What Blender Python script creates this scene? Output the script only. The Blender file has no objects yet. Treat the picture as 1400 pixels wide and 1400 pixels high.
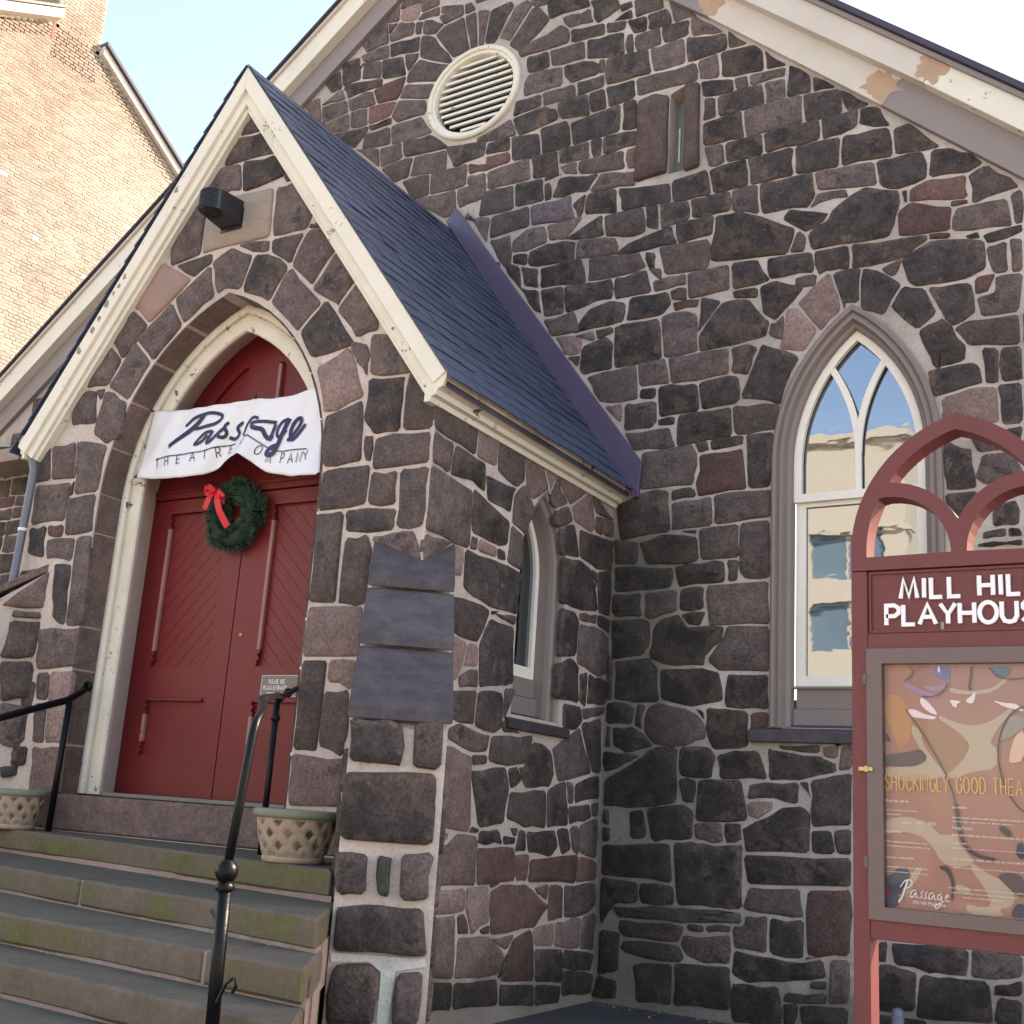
import bpy, bmesh, math, random
from mathutils import Vector, Matrix
random.seed(7)
S = bpy.context.scene
rad = math.radians

# ---------------------------------------------------------------- camera
cam = bpy.data.objects.new('camera', bpy.data.cameras.new('camera'))
S.collection.objects.link(cam)
_y, _p, _r = rad(-33.2233), rad(14.2331), rad(3.81995)
_fw = Vector((math.sin(_y) * math.cos(_p), math.cos(_y) * math.cos(_p), math.sin(_p)))
_rt = Vector((math.cos(_y), -math.sin(_y), 0))
_up = _rt.cross(_fw)
_R = _rt * math.cos(_r) + _up * math.sin(_r)
_U = _up * math.cos(_r) - _rt * math.sin(_r)
cam.matrix_world = Matrix(((_R.x, _U.x, -_fw.x, 0), (_R.y, _U.y, -_fw.y, 0), (_R.z, _U.z, -_fw.z, 1.6), (0, 0, 0, 1)))
cam.data.sensor_width = 36
cam.data.lens = 36 * 1602.77 / 1400
cam.data.clip_start = 0.05
cam.data.clip_end = 900
S.camera = cam

# ---------------------------------------------------------------- sky, sun, exposure
SUN_AZ, SUN_EL = 40.0, 34.0            # degrees clockwise from +Y, degrees above the horizon
w = bpy.data.worlds.new('World'); S.world = w; w.use_nodes = True
nt = w.node_tree; nt.nodes.clear()
sky = nt.nodes.new('ShaderNodeTexSky'); sky.sky_type = 'NISHITA'; sky.sun_disc = False
sky.sun_elevation = rad(SUN_EL); sky.sun_rotation = rad(SUN_AZ)
sky.air_density = 1.0; sky.dust_density = 1.2; sky.ozone_density = 1.0
bg = nt.nodes.new('ShaderNodeBackground'); bg.inputs[1].default_value = 0.15
wo = nt.nodes.new('ShaderNodeOutputWorld')
nt.links.new(sky.outputs[0], bg.inputs[0]); nt.links.new(bg.outputs[0], wo.inputs[0])
sun = bpy.data.objects.new('sun', bpy.data.lights.new('sun', 'SUN'))
S.collection.objects.link(sun)
sun.data.energy = 2.9; sun.data.angle = rad(0.5); sun.data.color = (1.0, 0.94, 0.86)
_sd = Vector((math.sin(rad(SUN_AZ)) * math.cos(rad(SUN_EL)), math.cos(rad(SUN_AZ)) * math.cos(rad(SUN_EL)), math.sin(rad(SUN_EL))))
sun.rotation_euler = (-_sd).to_track_quat('-Z', 'Y').to_euler()
vs = S.view_settings
vs.view_transform = 'Standard'; vs.look = 'None'; vs.gamma = 1.0; vs.use_curve_mapping = False
vs.exposure = 2.0
try:
    vs.use_white_balance = True
    vs.white_balance_temperature = 8100
    vs.white_balance_tint = 14
except Exception:
    pass
S.cycles.max_bounces = 6
S.cycles.use_denoising = True

# ---------------------------------------------------------------- materials
def nodes_of(m):
    m.use_nodes = True
    t = m.node_tree; t.nodes.clear()
    o = t.nodes.new('ShaderNodeOutputMaterial'); b = t.nodes.new('ShaderNodeBsdfPrincipled')
    t.links.new(b.outputs[0], o.inputs[0])
    return t, b

def N(t, kind, **kw):
    n = t.nodes.new(kind)
    for k, v in kw.items():
        if k in n.inputs: n.inputs[k].default_value = v
        else: setattr(n, k, v)
    return n

def L(t, a, b): t.links.new(a, b)

def noise(t, vec, scale, detail=5, rough=0.6):
    n = t.nodes.new('ShaderNodeTexNoise'); n.inputs['Scale'].default_value = scale
    n.inputs['Detail'].default_value = detail; n.inputs['Roughness'].default_value = rough
    if vec is not None: L(t, vec, n.inputs['Vector'])
    return n.outputs[0]

def ramp(t, fac, a, b, ca=(0, 0, 0, 1), cb=(1, 1, 1, 1)):
    r = t.nodes.new('ShaderNodeValToRGB'); e = r.color_ramp.elements
    e[0].position = a; e[1].position = b; e[0].color = ca; e[1].color = cb
    L(t, fac, r.inputs[0]); return r.outputs[0]

def mix(t, fac, a, b, mode='MIX'):
    n = t.nodes.new('ShaderNodeMix'); n.data_type = 'RGBA'; n.blend_type = mode
    for sock, v in ((n.inputs[0], fac), (n.inputs[6], a), (n.inputs[7], b)):
        if isinstance(v, (int, float)): sock.default_value = v
        elif isinstance(v, tuple): sock.default_value = v if len(v) == 4 else v + (1,)
        else: L(t, v, sock)
    return n.outputs[2]

def math_(t, op, a, b=0.0, clamp=False):
    n = t.nodes.new('ShaderNodeMath'); n.operation = op; n.use_clamp = clamp
    for i, v in enumerate((a, b)):
        if isinstance(v, (int, float)): n.inputs[i].default_value = v
        else: L(t, v, n.inputs[i])
    return n.outputs[0]

def mrange(t, v, a, b):
    n = t.nodes.new('ShaderNodeMapRange'); n.interpolation_type = 'SMOOTHSTEP'
    L(t, v, n.inputs[0]); n.inputs[1].default_value = a; n.inputs[2].default_value = b
    return n.outputs[0]

def bump(t, b, h, strength, dist):
    n = t.nodes.new('ShaderNodeBump'); n.inputs['Strength'].default_value = strength; n.inputs['Distance'].default_value = dist
    L(t, h, n.inputs['Height']); L(t, n.outputs[0], b.inputs['Normal'])

def seeded(t):
    c = t.nodes.new('ShaderNodeTexCoord'); i = t.nodes.new('ShaderNodeObjectInfo')
    v = t.nodes.new('ShaderNodeVectorMath'); v.operation = 'ADD'
    k = math_(t, 'MULTIPLY', i.outputs['Random'], 37.0)
    L(t, c.outputs['Object'], v.inputs[0]); L(t, k, v.inputs[1])
    return v.outputs[0], i.outputs['Random']

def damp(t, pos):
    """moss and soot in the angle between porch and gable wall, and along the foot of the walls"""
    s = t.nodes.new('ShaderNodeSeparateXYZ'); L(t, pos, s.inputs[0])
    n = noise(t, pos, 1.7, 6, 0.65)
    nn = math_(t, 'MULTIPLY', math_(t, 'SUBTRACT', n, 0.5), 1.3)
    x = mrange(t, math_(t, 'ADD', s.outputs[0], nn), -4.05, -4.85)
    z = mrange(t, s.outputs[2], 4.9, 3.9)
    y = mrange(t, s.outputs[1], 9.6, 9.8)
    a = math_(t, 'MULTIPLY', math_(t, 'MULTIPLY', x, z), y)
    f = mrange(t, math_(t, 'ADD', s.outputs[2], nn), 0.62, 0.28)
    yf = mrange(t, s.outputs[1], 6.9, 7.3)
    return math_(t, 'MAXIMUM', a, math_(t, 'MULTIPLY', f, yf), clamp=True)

def stone_mat(name, thr, base1, base2, patina=(0.036, 0.029, 0.029), bmp=0.55, speck=0.3, mott=0.75):
    m = bpy.data.materials.new(name); t, b = nodes_of(m)
    vec, rnd = seeded(t)
    g = t.nodes.new('ShaderNodeNewGeometry')
    at = t.nodes.new('ShaderNodeAttribute'); at.attribute_name = 'face_amount'
    n1 = noise(t, vec, 3.4, 10, 0.74)
    n2 = noise(t, vec, 7.0, 5, 0.6)
    n3 = noise(t, vec, 70, 4, 0.7)
    base = mix(t, ramp(t, n2, 0.35, 0.65), base1, base2)
    k = math_(t, 'ADD', n1, math_(t, 'MULTIPLY', at.outputs['Fac'], 0.09))
    k = math_(t, 'ADD', k, math_(t, 'MULTIPLY', math_(t, 'SUBTRACT', rnd, 0.5), 0.10))
    pm = mrange(t, k, thr - 0.045, thr + 0.045)
    pat2 = mix(t, ramp(t, n2, 0.3, 0.7), patina, tuple(min(1, c * 2.3 + 0.006) for c in patina))
    col = mix(t, pm, base, pat2)
    n4 = noise(t, vec, 38, 8, 0.78)
    sp = ramp(t, n4, 0.38, 0.64, (0.52, 0.52, 0.52, 1), (1.60, 1.57, 1.54, 1))
    col = mix(t, mott, col, sp, 'MULTIPLY')
    hue = t.nodes.new('ShaderNodeHueSaturation'); L(t, col, hue.inputs['Color'])
    L(t, math_(t, 'ADD', 0.72, math_(t, 'MULTIPLY', rnd, 0.56)), hue.inputs['Value'])
    hue.inputs['Saturation'].default_value = 1.0
    wn = noise(t, vec, 26, 3, 0.5)
    col = mix(t, math_(t, 'MULTIPLY', ramp(t, wn, 0.72, 0.76), speck), hue.outputs[0], (0.42, 0.40, 0.39))
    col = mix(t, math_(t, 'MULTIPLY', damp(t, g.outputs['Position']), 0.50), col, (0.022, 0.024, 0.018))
    L(t, col, b.inputs['Base Color'])
    b.inputs['Roughness'].default_value = 0.82
    b.inputs['Specular IOR Level'].default_value = 0.3
    h = math_(t, 'ADD', math_(t, 'MULTIPLY', noise(t, vec, 11, 8, 0.75), 1.3), math_(t, 'MULTIPLY', n3, 0.35))
    bump(t, b, h, min(1.0, bmp * 1.5), 0.045)
    return m

M = {}
M['d'] = stone_mat('dark trap stone', 0.545, (0.160, 0.115, 0.095), (0.095, 0.069, 0.062))
M['m'] = stone_mat('brown field stone', 0.67, (0.175, 0.128, 0.117), (0.108, 0.080, 0.077), (0.046, 0.036, 0.037))
M['p'] = stone_mat('pink sandstone', 0.86, (0.270, 0.182, 0.165), (0.200, 0.135, 0.125), (0.07, 0.05, 0.05), 0.35, 0.1)
M['r'] = stone_mat('red brown sandstone', 0.86, (0.165, 0.090, 0.078), (0.110, 0.066, 0.062), (0.05, 0.036, 0.036), 0.35, 0.1)
M['u'] = stone_mat('purple stone', 0.74, (0.20, 0.15, 0.165), (0.14, 0.105, 0.115), (0.05, 0.04, 0.045))
M['t'] = stone_mat('buff cement', 1.3, (0.300, 0.235, 0.195), (0.270, 0.21, 0.175), (0.1, 0.1, 0.1), 0.08, 0.0, 0.2)
M['q'] = stone_mat('smooth pink stone', 1.3, (0.285, 0.185, 0.155), (0.26, 0.17, 0.145), (0.1, 0.1, 0.1), 0.08, 0.0, 0.2)
M['g'] = stone_mat('mossy grey stone', 0.62, (0.12, 0.12, 0.10), (0.07, 0.08, 0.06), (0.03, 0.032, 0.026))
M['slab'] = stone_mat('bluestone slab', 1.3, (0.085, 0.072, 0.076), (0.052, 0.045, 0.050), (0.1, 0.1, 0.1), 0.12, 0.12, 0.28)
M['arch'] = stone_mat('dressed brownstone', 0.78, (0.190, 0.125, 0.110), (0.120, 0.085, 0.078), (0.05, 0.037, 0.038), 0.5, 0.1, 0.6)

def mortar_mat(name, c1, c2, green=0.0):
    m = bpy.data.materials.new(name); t, b = nodes_of(m)
    g = t.nodes.new('ShaderNodeNewGeometry'); pos = g.outputs['Position']
    n1 = noise(t, pos, 0.9, 6, 0.6); n2 = noise(t, pos, 9, 6, 0.7); n3 = noise(t, pos, 45, 4, 0.7)
    col = mix(t, ramp(t, n1, 0.35, 0.65), c1, c2)
    col = mix(t, math_(t, 'MULTIPLY', ramp(t, n2, 0.55, 0.72), 0.45), col, (0.16, 0.125, 0.11))
    col = mix(t, math_(t, 'MULTIPLY', ramp(t, n2, 0.30, 0.42, (1, 1, 1, 1), (0, 0, 0, 1)), 0.25), col, (0.62, 0.56, 0.50))
    col = mix(t, 0.5, col, ramp(t, n3, 0.3, 0.7, (0.7, 0.7, 0.7, 1), (1.25, 1.25, 1.25, 1)), 'MULTIPLY')
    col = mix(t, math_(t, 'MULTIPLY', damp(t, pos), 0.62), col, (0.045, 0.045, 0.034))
    L(t, col, b.inputs['Base Color']); b.inputs['Roughness'].default_value = 0.9
    b.inputs['Specular IOR Level'].default_value = 0.2
    bump(t, b, math_(t, 'ADD', n2, math_(t, 'MULTIPLY', n3, 0.4)), 0.6, 0.02)
    return m
M['mortar'] = mortar_mat('lime mortar', (0.60, 0.495, 0.445), (0.44, 0.36, 0.325))
M['mortar_grey'] = mortar_mat('weathered mortar', (0.57, 0.485, 0.44), (0.33, 0.28, 0.25))
M['w'] = mortar_mat('fresh white mortar', (0.66, 0.63, 0.59), (0.58, 0.55, 0.51))
M['pink_mortar'] = mortar_mat('pink mortar', (0.36, 0.25, 0.215), (0.29, 0.20, 0.175))

def paint(name, c, rough=0.55, peel=0.0, peel_col=(0.20, 0.16, 0.13), dirt=0.25, spec=0.4, bmp=0.15, scale=2.0, streak=False):
    m = bpy.data.materials.new(name); t, b = nodes_of(m)
    g = t.nodes.new('ShaderNodeNewGeometry'); pos = g.outputs['Position']
    n1 = noise(t, pos, scale, 6, 0.65); n2 = noise(t, pos, 14, 7, 0.7); n3 = noise(t, pos, 90, 3, 0.6)
    dark = tuple(x * 0.62 for x in c)
    col = mix(t, math_(t, 'MULTIPLY', ramp(t, n1, 0.42, 0.7), dirt), c, dark)
    col = mix(t, 0.25, col, ramp(t, n3, 0.3, 0.7, (0.8, 0.8, 0.8, 1), (1.15, 1.15, 1.15, 1)), 'MULTIPLY')
    if peel:
        pk = math_(t, 'ADD', math_(t, 'MULTIPLY', n2, 0.75), math_(t, 'MULTIPLY', noise(t, pos, 2.6, 3, 0.5), 0.4))
        col = mix(t, ramp(t, pk, 0.74 - peel * 0.1, 0.755 - peel * 0.1), col, peel_col)
    L(t, col, b.inputs['Base Color']); b.inputs['Roughness'].default_value = rough
    b.inputs['Specular IOR Level'].default_value = spec
    bump(t, b, math_(t, 'ADD', n2, math_(t, 'MULTIPLY', n3, 0.3)), bmp, 0.008)
    return m
M['cream'] = paint('cream paint', (0.74, 0.68, 0.575), 0.6, 0.4, (0.27, 0.22, 0.18), 0.2)
M['cream_peel'] = paint('peeling cream paint', (0.72, 0.655, 0.545), 0.65, 0.62, (0.13, 0.10, 0.085), 0.4, bmp=0.4)
M['cream_shade'] = paint('shaded grey cream paint', (0.60, 0.53, 0.465), 0.6, 0.2, (0.27, 0.22, 0.18), 0.2)  # cream darkened to hold the jamb's shade; greyer boards share it
M['sash'] = paint('window cream paint', (0.86, 0.80, 0.71), 0.5, 0.0)
M['taupe'] = paint('taupe paint', (0.235, 0.185, 0.170), 0.55, 0.0, dirt=0.2)
M['taupe_wall'] = paint('taupe frieze paint', (0.26, 0.215, 0.205), 0.6, 0.0, dirt=0.15)
M['door_red'] = paint('red door paint', (0.165, 0.016, 0.018), 0.42, 0.0, dirt=0.45, spec=0.28, scale=1.2, bmp=0.1)
M['faded_red'] = paint('faded red paint', (0.34, 0.155, 0.14), 0.6, 0.3, (0.12, 0.03, 0.03), 0.4)
M['sign_red'] = paint('sign red paint', (0.150, 0.034, 0.036), 0.45, 0.06, (0.08, 0.03, 0.03), dirt=0.35, spec=0.35, scale=5)
M['sign_taupe'] = paint('sign case paint', (0.125, 0.082, 0.080), 0.4, 0.0, dirt=0.2, spec=0.5, scale=5)
M['white'] = paint('white letter paint', (0.80, 0.78, 0.80), 0.4, 0.0, dirt=0.1)
M['flash'] = paint('purple painted flashing', (0.092, 0.064, 0.118), 0.42, 0.0, dirt=0.35, spec=0.5, scale=3, bmp=0.2)
M['iron'] = paint('black iron paint', (0.005, 0.005, 0.007), 0.33, 0.0, dirt=0.2, spec=0.16, bmp=0.3)
M['pipe_grey'] = paint('grey pipe paint', (0.16, 0.155, 0.19), 0.4, 0.0, dirt=0.3)
M['wood_old'] = paint('weathered timber', (0.30, 0.23, 0.18), 0.7, 0.4, (0.14, 0.09, 0.07), 0.5)
M['grey_wood'] = paint('grey sill wood', (0.22, 0.20, 0.165), 0.7, 0.4, (0.10, 0.09, 0.08), 0.5)
M['slot_grey'] = paint('grey slot infill', (0.23, 0.24, 0.25), 0.5, 0.0)
M['dark'] = paint('dark recess', (0.02, 0.018, 0.018), 0.8, 0.0)
M['black'] = paint('black plastic', (0.018, 0.020, 0.026), 0.38, 0.0, spec=0.5)
M['ribbon'] = paint('red ribbon', (0.62, 0.012, 0.022), 0.5, 0.0, dirt=0.1)
M['navy_ink'] = paint('navy ink', (0.008, 0.011, 0.06), 0.55, 0.0, dirt=0.0)
M['brass'] = paint('brass', (0.55, 0.42, 0.16), 0.35, 0.0)
M['plate'] = paint('bronze plate', (0.17, 0.14, 0.12), 0.4, 0.0)
M['roof_far'] = paint('far roof felt', (0.06, 0.05, 0.075), 0.7, 0.0)
M['conc'] = paint('pale concrete', (0.62, 0.56, 0.46), 0.8, 0.0, dirt=0.15)
M['winblue'] = paint('office glass', (0.16, 0.24, 0.30), 0.15, 0.0, spec=0.6)

def banner_mat():
    m = bpy.data.materials.new('white vinyl'); t, b = nodes_of(m)
    b.inputs['Base Color'].default_value = (0.70, 0.69, 0.72, 1); b.inputs['Roughness'].default_value = 0.45
    return m
M['vinyl'] = banner_mat()

def slate_mat():
    m = bpy.data.materials.new('blue slate'); t, b = nodes_of(m)
    vec, rnd = seeded(t)
    n1 = noise(t, vec, 6, 5, 0.6)
    col = mix(t, ramp(t, n1, 0.3, 0.7), (0.040, 0.052, 0.088), (0.058, 0.073, 0.115))
    hue = t.nodes.new('ShaderNodeHueSaturation'); L(t, col, hue.inputs['Color'])
    L(t, math_(t, 'ADD', 0.80, math_(t, 'MULTIPLY', rnd, 0.40)), hue.inputs['Value'])
    L(t, hue.outputs[0], b.inputs['Base Color']); b.inputs['Roughness'].default_value = 0.5
    b.inputs['Specular IOR Level'].default_value = 0.35
    bump(t, b, n1, 0.35, 0.01)
    return m
M['slate'] = slate_mat()

def step_mat():
    m = bpy.data.materials.new('mossy brownstone step'); t, b = nodes_of(m)
    vec, rnd = seeded(t)
    g = t.nodes.new('ShaderNodeNewGeometry'); pos = g.outputs['Position']
    s = t.nodes.new('ShaderNodeSeparateXYZ'); L(t, g.outputs['Normal'], s.inputs[0])
    n1 = noise(t, pos, 1.3, 8, 0.7); n2 = noise(t, pos, 4, 8, 0.75); n3 = noise(t, pos, 28, 7, 0.75)
    col = mix(t, ramp(t, n2, 0.35, 0.65), (0.110, 0.088, 0.066), (0.185, 0.130, 0.108))
    moss = mix(t, ramp(t, n2, 0.35, 0.65), (0.150, 0.145, 0.030), (0.070, 0.072, 0.034))
    side = math_(t, 'SUBTRACT', 1.0, mrange(t, s.outputs[2], 0.3, 0.8))
    col = mix(t, math_(t, 'MULTIPLY', math_(t, 'MULTIPLY', ramp(t, n1, 0.44, 0.66), side), 0.9), col, moss)
    top = mix(t, ramp(t, n2, 0.3, 0.7), (0.080, 0.072, 0.055), (0.125, 0.108, 0.086))
    col = mix(t, mrange(t, s.outputs[2], 0.5, 0.9), col, top)
    col = mix(t, math_(t, 'MULTIPLY', ramp(t, n1, 0.60, 0.74), 0.5), col, (0.05, 0.045, 0.04))
    col = mix(t, 0.55, col, ramp(t, n3, 0.3, 0.7, (0.7, 0.7, 0.7, 1), (1.25, 1.25, 1.25, 1)), 'MULTIPLY')
    L(t, col, b.inputs['Base Color']); b.inputs['Roughness'].default_value = 0.85
    b.inputs['Specular IOR Level'].default_value = 0.25
    bump(t, b, math_(t, 'ADD', n2, math_(t, 'MULTIPLY', n3, 0.3)), 0.35, 0.02)
    return m
M['step'] = step_mat()

def brick_mat(name, c1, c2, c3):
    m = bpy.data.materials.new(name); t, b = nodes_of(m)
    g = t.nodes.new('ShaderNodeNewGeometry'); pos = g.outputs['Position']
    at = t.nodes.new('ShaderNodeAttribute'); at.attribute_name = 'tone'
    i = t.nodes.new('ShaderNodeObjectInfo')
    rr = math_(t, 'FRACT', math_(t, 'ADD', at.outputs['Fac'], i.outputs['Random']))
    n1 = noise(t, pos, 0.45, 4, 0.6)
    a = mix(t, ramp(t, rr, 0.1, 0.9), c1, c2)
    a = mix(t, ramp(t, n1, 0.40, 0.62), a, c3)
    a = mix(t, 0.5, a, ramp(t, rr, 0.0, 1.0, (0.75, 0.75, 0.75, 1), (1.2, 1.2, 1.2, 1)), 'MULTIPLY')
    L(t, a, b.inputs['Base Color']); b.inputs['Roughness'].default_value = 0.85
    return m
M['brick'] = brick_mat('pale worn brick', (0.25, 0.165, 0.135), (0.235, 0.185, 0.145), (0.34, 0.28, 0.23))
M['brick_mortar'] = paint('pale brick mortar', (0.60, 0.54, 0.46), 0.9, 0.0, dirt=0.15)
M['brick_red'] = paint('red brick band', (0.36, 0.10, 0.10), 0.8, 0.0)

def glass_mat():
    m = bpy.data.materials.new('mirror dark window glass'); t, b = nodes_of(m)
    g = t.nodes.new('ShaderNodeNewGeometry')
    b.inputs['Base Color'].default_value = (0.22, 0.245, 0.28, 1); b.inputs['Metallic'].default_value = 1.0
    b.inputs['Roughness'].default_value = 0.015
    mp = t.nodes.new('ShaderNodeMapping'); mp.inputs['Scale'].default_value = (1, 1, 2.2)
    L(t, g.outputs['Position'], mp.inputs[0])
    bump(t, b, noise(t, mp.outputs[0], 2.6, 2, 0.45), 0.12, 0.006)
    return m
M['glass'] = glass_mat()

def case_glass():
    m = bpy.data.materials.new('display case glass'); t, b = nodes_of(m)
    o = [n for n in t.nodes if n.type == 'OUTPUT_MATERIAL'][0]
    tr = t.nodes.new('ShaderNodeBsdfTransparent'); gl = t.nodes.new('ShaderNodeBsdfGlossy')
    gl.inputs['Roughness'].default_value = 0.01
    fr = t.nodes.new('ShaderNodeFresnel'); fr.inputs[0].default_value = 1.35
    mx = t.nodes.new('ShaderNodeMixShader')
    L(t, fr.outputs[0], mx.inputs[0]); L(t, tr.outputs[0], mx.inputs[1]); L(t, gl.outputs[0], mx.inputs[2])
    L(t, mx.outputs[0], o.inputs[0])
    return m
M['case_glass'] = case_glass()

def flat(name, c, rough=0.6):
    m = bpy.data.materials.new(name); t, b = nodes_of(m)
    b.inputs['Base Color'].default_value = c + (1,); b.inputs['Roughness'].default_value = rough
    return m
for k, c in dict(cream=(0.50, 0.40, 0.31), orange=(0.50, 0.25, 0.12), tan=(0.38, 0.20, 0.13), rose=(0.34, 0.17, 0.15),
                 lilac=(0.36, 0.22, 0.38), slate=(0.11, 0.08, 0.09), white=(0.85, 0.72, 0.80), blue=(0.16, 0.15, 0.35),
                 teal=(0.10, 0.16, 0.19), skin=(0.75, 0.48, 0.40), grey=(0.32, 0.28, 0.26), navy=(0.03, 0.04, 0.09),
                 dark=(0.07, 0.05, 0.06), red=(0.4, 0.02, 0.02), ground=(0.40, 0.20, 0.165), gold=(0.72, 0.45, 0.14),
                 ink=(0.78, 0.76, 0.76)).items():
    M['art_' + k] = flat('print ' + k, c, 0.5)

def terracotta():
    m = bpy.data.materials.new('weathered terracotta'); t, b = nodes_of(m)
    g = t.nodes.new('ShaderNodeNewGeometry'); pos = g.outputs['Position']
    at = t.nodes.new('ShaderNodeAttribute'); at.attribute_name = 'face_amount'
    n1 = noise(t, pos, 6, 6, 0.65); n2 = noise(t, pos, 30, 5, 0.6)
    col = mix(t, ramp(t, n1, 0.35, 0.65), (0.40, 0.27, 0.20), (0.34, 0.265, 0.19))
    col = mix(t, math_(t, 'MULTIPLY', ramp(t, n1, 0.52, 0.66), 0.6), col, (0.17, 0.15, 0.07))
    col = mix(t, at.outputs['Fac'], col, (0.045, 0.035, 0.025))  # weave hollows turned near black, their shade put into the colour
    L(t, col, b.inputs['Base Color']); b.inputs['Roughness'].default_value = 0.85
    bump(t, b, n2, 0.3, 0.01)
    return m
M['terra'] = terracotta()
M['terra_rim'] = paint('grey green planter rim', (0.21, 0.215, 0.16), 0.8, 0.0, dirt=0.4, scale=8)

def fir():
    m = bpy.data.materials.new('fir needles'); t, b = nodes_of(m)
    g = t.nodes.new('ShaderNodeNewGeometry')
    at = t.nodes.new('ShaderNodeAttribute'); at.attribute_name = 'tone'
    col = mix(t, at.outputs['Fac'], (0.008, 0.035, 0.022), (0.060, 0.15, 0.085))
    L(t, col, b.inputs['Base Color']); b.inputs['Roughness'].default_value = 0.6
    return m
M['fir'] = fir()
M['fir_core'] = flat('wreath core', (0.012, 0.03, 0.016), 0.9)
M['peach'] = paint('stained peach paint', (0.46, 0.30, 0.20), 0.7, 0.5, (0.60, 0.55, 0.5), 0.4, scale=6)

def asphalt():
    m = bpy.data.materials.new('dark paving'); t, b = nodes_of(m)
    g = t.nodes.new('ShaderNodeNewGeometry'); pos = g.outputs['Position']
    n1 = noise(t, pos, 0.8, 6, 0.6); n3 = noise(t, pos, 60, 4, 0.7)
    col = mix(t, ramp(t, n1, 0.35, 0.65), (0.045, 0.043, 0.045), (0.075, 0.07, 0.07))
    col = mix(t, 0.6, col, ramp(t, n3, 0.3, 0.7, (0.6, 0.6, 0.6, 1), (1.5, 1.5, 1.5, 1)), 'MULTIPLY')
    L(t, col, b.inputs['Base Color']); b.inputs['Roughness'].default_value = 0.85
    bump(t, b, n3, 0.5, 0.01)
    return m
M['asphalt'] = asphalt()
M['plaza'] = paint('pale plaza paving', (0.40, 0.335, 0.275), 0.85, 0.0, dirt=0.3, scale=0.5)
M['leaf'] = flat('dry leaf', (0.32, 0.22, 0.13), 0.8)

# ---------------------------------------------------------------- mesh helpers
I4 = Matrix.Identity(4)

def obj(name, me, parent=None, mat=None, loc=None):
    o = bpy.data.objects.new(name, me); S.collection.objects.link(o)
    if mat is not None and me is not None and not me.materials: me.materials.append(M[mat] if isinstance(mat, str) else mat)
    if parent is not None:
        o.parent = parent
        if parent.get('_world'):      # world-space mesh under a thing whose Empty stands elsewhere
            o.matrix_parent_inverse = Matrix.Translation(-Vector(parent['_at']))
    if loc is not None: o.location = loc
    return o

def thing(name, label, cat, loc=(0, 0, 0), rz=0.0, group=None, world=False):
    o = bpy.data.objects.new(name, None); S.collection.objects.link(o)
    o.location = loc; o.rotation_euler = (0, 0, rz); o.empty_display_size = 0.2
    o['label'] = label; o['category'] = cat
    if group: o['group'] = group
    if world: o['_world'] = 1; o['_at'] = tuple(loc)
    return o

def tag(o, label, cat, group=None, kind=None):
    if label: o['label'] = label
    if cat: o['category'] = cat
    if group: o['group'] = group
    if kind: o['kind'] = kind
    return o

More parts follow.
